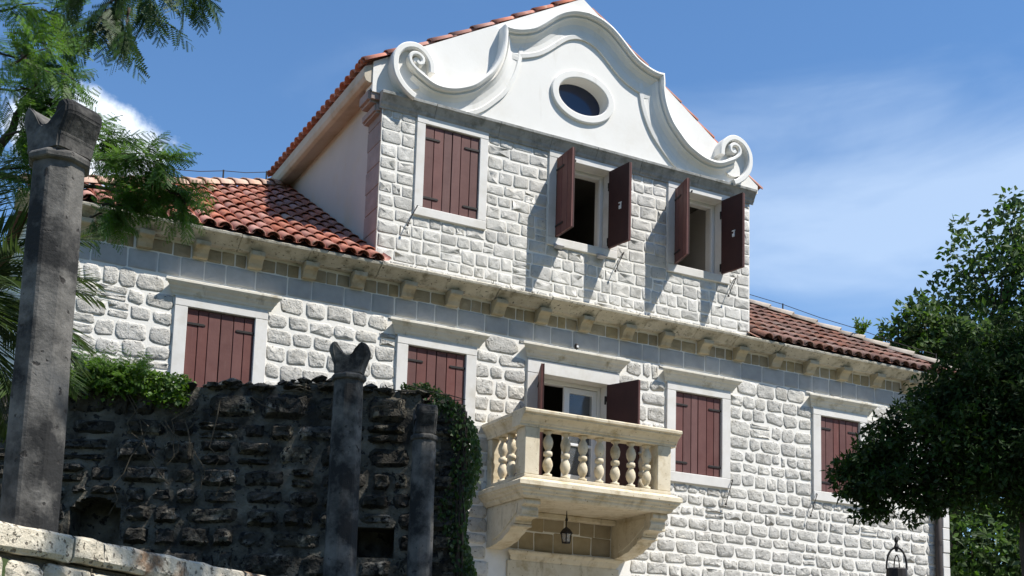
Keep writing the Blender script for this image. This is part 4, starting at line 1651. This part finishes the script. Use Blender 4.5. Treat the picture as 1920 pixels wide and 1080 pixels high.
tree('broadleaf_tree', 'tall green broadleaf tree rising behind the right end of the roof', 'tree', cp(11.2, 27.5, 0), cp(11.0, 27.5, 6.5),
     cl([(10.9, 27, 12.6, .75), (10.2, 27.4, 12.1, .7), (11.5, 27, 12.3, .9), (10.6, 26.8, 11.4, 1.0), (11.6, 27.2, 11.1, 1.1), (9.8, 27.6, 11.2, .6), (10.1, 27.2, 10.3, .9), (11.1, 26.6, 10.1, 1.1),
         (12.4, 27, 12.2, 1.2), (12.6, 27.2, 10.6, 1.4), (11.9, 26.6, 9.3, 1.3), (10.6, 27, 9.1, 1.0), (9.5, 27.2, 10.5, .5), (13, 27, 8.6, 1.6), (11.2, 27, 8.0, 1.5)]),
     11500, .18, .115, 'leaf_tree', .28)
tree('broadleaf_tree', 'lower green broadleaf tree beside the taller one, its crown meeting the roof hip', 'tree', cp(9.0, 25.5, 0), cp(9.0, 25.5, 6.0),
     cl([(7.75, 25.3, 8.93, .42), (7.9, 25.5, 9.63, .45), (8.3, 25.2, 9.83, .55), (8.7, 25.4, 9.43, .75), (8.2, 25.4, 8.98, .7), (9.1, 25.2, 8.88, .8), (9.5, 25.5, 9.48, .55), (8.8, 25, 8.28, .9),
         (9.7, 25.2, 8.18, .8), (7.8, 25.6, 8.18, .6), (9.2, 25, 7.38, 1.0), (10.2, 25, 7.58, .8), (8.1, 25.4, 7.38, .9)]),
     11000, .17, .11, 'leaf_tree', .22)
tree('sunlit_shrub', 'sunlit green shrub seen low past the corner of the house', 'shrub', cp(8.4, 24.0, 0), cp(8.4, 24, 2.5),
     cl([(8.0, 24, 4.4, .75), (8.6, 23.6, 5.0, .8), (8.9, 24, 4.1, .9), (9.4, 23.8, 4.8, .8), (8.3, 24, 3.4, .9), (9.6, 24, 3.6, 1.0), (8.5, 24.2, 5.9, .7), (9.3, 24.3, 6.1, .9), (10.2, 24.2, 5.6, 1.1), (10.3, 24, 4.2, 1.0)]),
     11000, .16, .10, 'leaf_tree', .12)

# dark shrub-like tree in front of the house on the right
tree('dark_tree', 'dark small leaved tree overhanging the right end of the facade', 'tree', cp(4.10, 9.9, 0), cp(4.05, 9.9, 3.55),
     cl([(2.64, 10, 3.6, .13), (2.70, 9.9, 3.44, .14), (2.82, 9.9, 3.28, .15), (2.74, 10, 3.62, .18), (2.92, 10, 3.78, .22), (2.86, 9.9, 3.46, .22), (3.14, 10.1, 3.98, .24), (3.12, 9.9, 3.56, .32), (3.4, 10, 4.22, .28), (3.38, 9.8, 3.8, .36), (3.25, 9.9, 3.36, .20), (3.52, 9.8, 3.44, .28),
         (3.66, 10, 4.44, .28), (3.72, 9.8, 4.1, .40), (3.78, 9.7, 3.7, .42), (3.92, 10, 4.62, .26), (4.05, 9.9, 4.4, .38), (4.12, 9.7, 3.96, .45), (4.1, 9.8, 3.45, .35), (4.35, 10, 4.66, .4), (4.5, 9.8, 4.2, .55), (4.5, 9.8, 3.6, .5),
         (4.9, 10, 4.5, .6), (5.1, 9.8, 3.8, .6), (3.58, 10.15, 4.05, .3), (3.0, 10.1, 3.66, .22)]),
     52000, .060, .030, 'leaf_dark', .06, up=.3, shell=.35)


# feathery bipinnate leaves
def bipinnate(vs, fs, p, d, n, L_, pairs=8, droop=.4, leaflets=9):
    d = d.normalized()
    s = d.cross(n)
    if s.length < 1e-3:
        return
    s.normalize()
    n = s.cross(d).normalized()
    o = len(vs)
    stem = [p + d * L_ * t_ - n * droop * L_ * t_ * t_ for t_ in (0, .5, 1)]
    vs += [stem[0] + s * .003, stem[0] - s * .003, stem[1] + s * .002, stem[1] - s * .002, stem[2]]
    fs += [(o, o + 2, o + 3, o + 1), (o + 2, o + 4, o + 3)]
    for i in range(pairs):
        t_ = .14 + .86 * i / (pairs - 1)
        q = p + d * L_ * t_ - n * droop * L_ * t_ * t_
        td = (d - n * 2 * droop * t_).normalized()
        pl = L_ * U(.36, .46) * (math.sin(PI * min(1, .22 + t_ * .72))) ** .8
        for sg in (-1, 1):
            pd_ = (s * sg * U(.6, .85) + td * .7 - n * U(.0, .25) + Vector((0, 0, -U(.15, .5)))).normalized()
            pw = pd_.cross(n).normalized()
            for k in range(leaflets):
                f0, f1 = k / leaflets, (k + .9) / leaflets
                wl_ = pl * .17 * (1 - .55 * abs(f0 - .4))
                c0, c1 = q + pd_ * pl * f0, q + pd_ * pl * f1
                for s2 in (-1, 1):
                    o = len(vs)
                    tip = (c0 + c1) / 2 + pw * s2 * wl_ + pd_ * wl_ * .35
                    vs += [c0, c1, tip]
                    fs += [(o, o + 1, o + 2)]


def sprays(name, label, cat, specs, mat, base, trunk=None, leaf_len=(.26, .42), extra_parts=None):
    """specs: (origin, direction, number, spread, length)"""
    t = thing(name, label, cat, tuple(base))
    vs, fs = [], []
    tw = MB()
    for p, d, k, spread, ln in specs:
        p, d = Vector(p), Vector(d).normalized()
        end = p + d * ln
        pts = [p + (end - p) * i / 4 + rdir() * .02 for i in range(5)]
        tw.tube(pts, [.012, .010, .008, .006, .003], 5)
        for i in range(k):
            f = U(.15, 1.0) if i else 1.0
            q = p + (end - p) * f
            dd = (d * U(.2, 1.0) + rdir() * spread).normalized()
            nn = (Vector((0, 0, 1)) + rdir() * .55).normalized()
            bipinnate(vs, fs, q, dd, nn, U(*leaf_len))
    mesh_obj('crown', vs, fs, mat, t)
    tw.build('twigs', 'bark', t, smooth=True)['kind'] = 'stuff'
    if trunk:
        tk = MB()
        for a, b, r0, r1 in trunk:
            limb(tk, a, b, r0, r1, 6, .05)
        tk.build('trunk', 'bark', t, smooth=True)
    return t


def px(x, y, d):
    """metres right and up at distance d for a spot seen there (used to lay branches out in space)"""
    v = ROT @ Vector(((x - 960) / FPX, -(y - CY) / FPX, -1))
    k = d / v.dot(FW)
    return CAM + v * k


DN = Vector((0, 0, -1))
# feathery tree on the left whose boughs reach over the roof corner
sp = []
for x, y, d, dx, dz, k, ln in ((20, 60, 9.6, .6, -.1, 7, .45), (60, 120, 9.5, .8, -.3, 7, .35), (30, 200, 9.6, .5, -.3, 8, .4), (85, 70, 9.7, .7, .1, 6, .25), (95, 190, 9.6, .8, -.5, 5, .3),
                               (10, 250, 9.4, .6, .1, 8, .4), (15, 120, 9.2, .6, .2, 8, .35), (70, 25, 9.8, .5, .1, 5, .2), (0, 20, 9.6, .8, .2, 6, .3), (-30, 170, 9.5, .7, .1, 9, .4), (-20, 90, 9.7, .6, -.2, 9, .4), (40, 160, 9.7, .6, -.5, 7, .3), (-20, 320, 9.5, .7, 0, 8, .4), (45, 270, 9.6, .5, -.3, 6, .25)):
    sp.append((px(x, y, d), RT * dx + Vector((0, 0, dz)) + FW * U(-.2, .2), int(k * 2.7), .8, ln))
for x, y, d, dx, dz, k, ln in ((175, 300, 10.4, .9, .1, 9, .5), (190, 345, 10.3, .9, -.1, 9, .5), (230, 300, 10.2, .9, -.05, 8, .35), (270, 320, 10.3, .8, -.3, 6, .3), (160, 280, 10.6, .6, .25, 6, .3), (165, 405, 10.4, .8, .0, 8, .22),
                               (300, 345, 10.3, .7, -.5, 3, .22), (330, 360, 10.3, .5, -.7, 2, .2), (150, 255, 10.6, .7, -.1, 6, .3), (190, 385, 10.3, .7, .05, 7, .2)):
    sp.append((px(x, y, d), RT * dx + Vector((0, 0, dz)) + FW * U(-.2, .2), int(k * 3.4), .75, ln))
b0 = cp(-5.9, 10.2, 0)
sprays('mimosa_tree', 'feathery green mimosa tree reaching in from the left over the roof corner', 'tree', sp, 'leaf_mimosa', b0,
       [(b0, cp(-5.7, 10.2, 4.2), .13, .1), (cp(-5.7, 10.2, 4.2), px(-30, 330, 9.9), .09, .05), (px(-30, 330, 9.9), px(70, 160, 9.6), .045, .02), (px(70, 160, 9.6), px(20, 60, 9.6), .02, .012), (px(-30, 330, 9.9), px(175, 350, 10.4), .035, .018),
        (px(70, 160, 9.6), px(110, 220, 9.6), .018, .01), (px(175, 350, 10.4), px(300, 375, 10.3), .018, .008)], leaf_len=(.22, .36))

# overhead canopy: its trunk stands beyond the right edge, its boughs cross above the view and shade the garden wall
sp = []
for x, y, d, dx, dz, k, ln in ((235, -60, 8.4, -.2, -.8, 8, .35), (215, -10, 8.4, -.35, -.8, 6, .22), (270, -55, 8.5, .1, -.7, 7, .3), (300, -50, 8.5, .5, -.4, 5, .2), (190, -50, 8.4, -.4, -.3, 5, .22), (245, 20, 8.4, -.1, -1, 5, .16), (370, -50, 8.5, .2, -.6, 4, .15)):
    sp.append((px(x, y, d), RT * dx + Vector((0, 0, dz)) + FW * U(-.2, .2), int(k * 1.8), .5, ln))
b0 = cp(6.4, 6.4, 0)
hub = cp(5.6, 7.2, 8.2)
tr_ = [(b0, hub, .22, .15)]
for u, d, z in ((3.2, 9.5, 10.4), (1.4, 10.5, 10.9), (4.6, 10, 9.6), (0.2, 8.6, 10.6), (6.0, 9.2, 9.4), (-1.2, 8.6, 9.8), (2.4, 11.8, 11.0), (3.4, 7.4, 9.9), (-2.0, 8.4, 8.6), (1.6, 6.6, 9.2)):
    tr_.append((hub, cp(u, d, z), .09, .02))
tr_.append((cp(-1.2, 8.6, 9.8), px(235, -60, 8.4), .022, .012))
for _ in range(640):
    u, d = (U(0.5, 5.6) if R() < .9 else U(-1.4, .5)), U(8.6, 12.6)
    z = 9.2 + .16 * (d - 8) + U(0, 1.9)
    p = cp(u, d, z)
    a = to_px(p)
    if a[1] > -190 and -100 < a[0] < 2000:
        continue
    sp.append((p, Vector((U(-1, 1), U(-1, 1), U(-.4, .4))), 5, .9, .5))
for _ in range(50):
    sp.append((cp(U(.9, 2.5), U(5.9, 7.2), U(8.3, 10.2)), Vector((U(-1, 1), U(-1, 1), U(-.4, .4))), 5, .9, .45))
for _ in range(80):
    u, d, z = U(4.9, 8.0), U(8.2, 10.5), U(6.2, 9.4)
    sp.append((cp(u, d, z), Vector((U(-1, 1), U(-1, 1), U(-.4, .4))), 5, .9, .5))
sprays('shade_tree', 'feathery boughs of a tall shade tree hanging into the top of the view', 'tree', sp, 'leaf_shade', b0, tr_, leaf_len=(.24, .38))

# palm at the left edge
pb_ = cp(-4.16, 8.9, 2.36)
palm = thing('palm_tree', 'palm with long dark arching fronds at the left edge behind the pillar', 'palm', tuple(pb_))
tk = MB()
tk.tube([pb_ + Vector((0, 0, i * .4)) + rdir() * .015 for i in range(6)], [.16, .15, .15, .14, .15, .12], 10)
tk.build('trunk', 'bark', palm, smooth=True)
hubp = pb_ + Vector((0, 0, 2.1))
for i in range(54):
    q = 2 * PI * i / 54 + U(-.1, .1)
    el = U(-.6, 1.2)
    d0 = (RT * math.cos(q) * .9 + FW * math.sin(q) * .9) * math.cos(el) + Vector((0, 0, math.sin(el)))
    L_ = U(.95, 1.35)
    vs, fs = [], []
    mid = MB()
    pts = []
    p = hubp.copy()
    dcur = d0.normalized()
    seg = 12
    for s in range(seg + 1):
        pts.append(p.copy())
        p = p + dcur * L_ / seg
        dcur = (dcur + Vector((0, 0, -.085))).normalized()
    mid.tube(pts, [.016 * (1 - .85 * s / seg) for s in range(seg + 1)], 4)
    side = dcur.cross(Vector((0, 0, 1))).normalized()
    for s in range(2, seg * 4):
        f = s / (seg * 4)
        k = int(f * seg)
        q0 = pts[k].lerp(pts[k + 1], f * seg - k)
        td = (pts[k + 1] - pts[k]).normalized()
        ll = .42 * math.sin(PI * (f * .82 + .13)) ** .7
        for sg in (-1, 1):
            dd = (side * sg * .8 + td * .75 + Vector((0, 0, U(-.25, .15)))).normalized()
            leaf(vs, fs, q0, dd, Vector((0, 0, 1)) + side * sg * .3, ll * U(.85, 1.1), .020)
    o_ = len(mid.v)
    mid.v += vs
    mid.f += [tuple(o_ + j for j in f) for f in fs]
    mid.build('frond', 'leaf_palm', palm, fixn=False)

# plants on the garden wall
fb = cp(-4.55, GD + .1, 5.0)
sp = []
for _ in range(22):
    u = U(-4.95, -4.15)
    sp.append((cp(u, GD + U(-.05, .2), 5.02 + U(0, .08)), RT * U(-.3, 1.0) + FW * U(-.5, .3) + Vector((0, 0, U(.3, 1.0))), 4, .5, U(.06, .14)))
sprays('fern_shrub', 'bright feathery seedling growing on the left end of the garden wall', 'shrub', sp, 'leaf_mimosa', fb, leaf_len=(.24, .36))

cv_ = thing('wall_creeper', 'yellow green creeper tumbling over the left end of the garden wall', 'creeper', tuple(cp(-4.4, GD - .05, 4.8)))
vs, fs = [], []
for _ in range(4600):
    u = -5.2 + 1.62 * R() ** .85
    z = gtop(u) + .0 + U(-.20, .12) - max(0, (u + 4.0)) * .15
    if R() < .12:
        z -= U(0, .12)
    p = cp(u, GD + U(-.16, .22), z)
    leaf(vs, fs, p, (rdir() + DN * .3).normalized(), (Vector((0, 0, 1)) + rdir() * .9 - FW * .4).normalized(), U(.035, .075), U(.03, .055))
mesh_obj('foliage', vs, fs, 'leaf_ivy', cv_)
rt.build('stems', 'twig', cv_, fixn=False)['kind'] = 'stuff'

iv = thing('ivy', 'dark ivy hanging down the right hand end of the garden wall', 'ivy', tuple(cp(-.5, GD, 2.5)))
vs, fs = [], []
for _ in range(5200):
    z = U(2.5, 5.0)
    e = .02 + .14 * math.sin((z - 2.5) * 2.2 + .6) ** 2
    wid = .30 if z > 3.6 else .22
    u = GU1 + e - wid * R() ** 1.2 + .03
    if z > 4.75:
        u -= (z - 4.75) * .8
    p = cp(u, GD + U(-.13, .5), z)
    leaf(vs, fs, p, (rdir() * .6 + DN).normalized(), (RT * .6 - FW * .6 + rdir() * .8).normalized(), U(.035, .07), U(.03, .055))
for _ in range(700):
    u = U(-1.25, GU1)
    p = cp(u, GD + U(0, .4), gtop(u) + U(-.03, .04))
    leaf(vs, fs, p, rdir(), (Vector((0, 0, 1)) + rdir() * .8).normalized(), U(.03, .06), U(.025, .045))
mesh_obj('foliage', vs, fs, 'leaf_ivy_dark', iv)
st = MB()
for k in range(7):
    u = GU1 + U(-.12, .04)
    pts = [cp(u + U(-.03, .03), GD - .05 + U(-.04, .03), 2.45 + j * .3) for j in range(9)]
    st.tube(pts, [.016 - .0012 * j for j in range(9)], 5)
st.build('stems', 'bark', iv)['kind'] = 'stuff'

# sprig rooted in the hip of the right roof
hx = 15.4
hb = Vector((hx, RX - hx - .25, rz(RX - hx - .25) + .12))
sg = thing('roof_plant', 'little weed sprouting from the hip tiles of the right roof', 'plant', tuple(hb))
vs, fs = [], []
stm = MB()
for _ in range(9):
    d = Vector((U(-.5, .5), U(-.5, .5), 1)).normalized()
    L_ = U(.18, .36)
    stm.tube([hb, hb + d * L_], [.006, .003], 4)
    for _ in range(26):
        leaf(vs, fs, hb + d * L_ * U(.2, 1.05), rdir(), rdir(), U(.05, .09), .035)
mesh_obj('foliage', vs, fs, 'leaf_ivy', sg)
stm.build('stem', 'twig', sg)
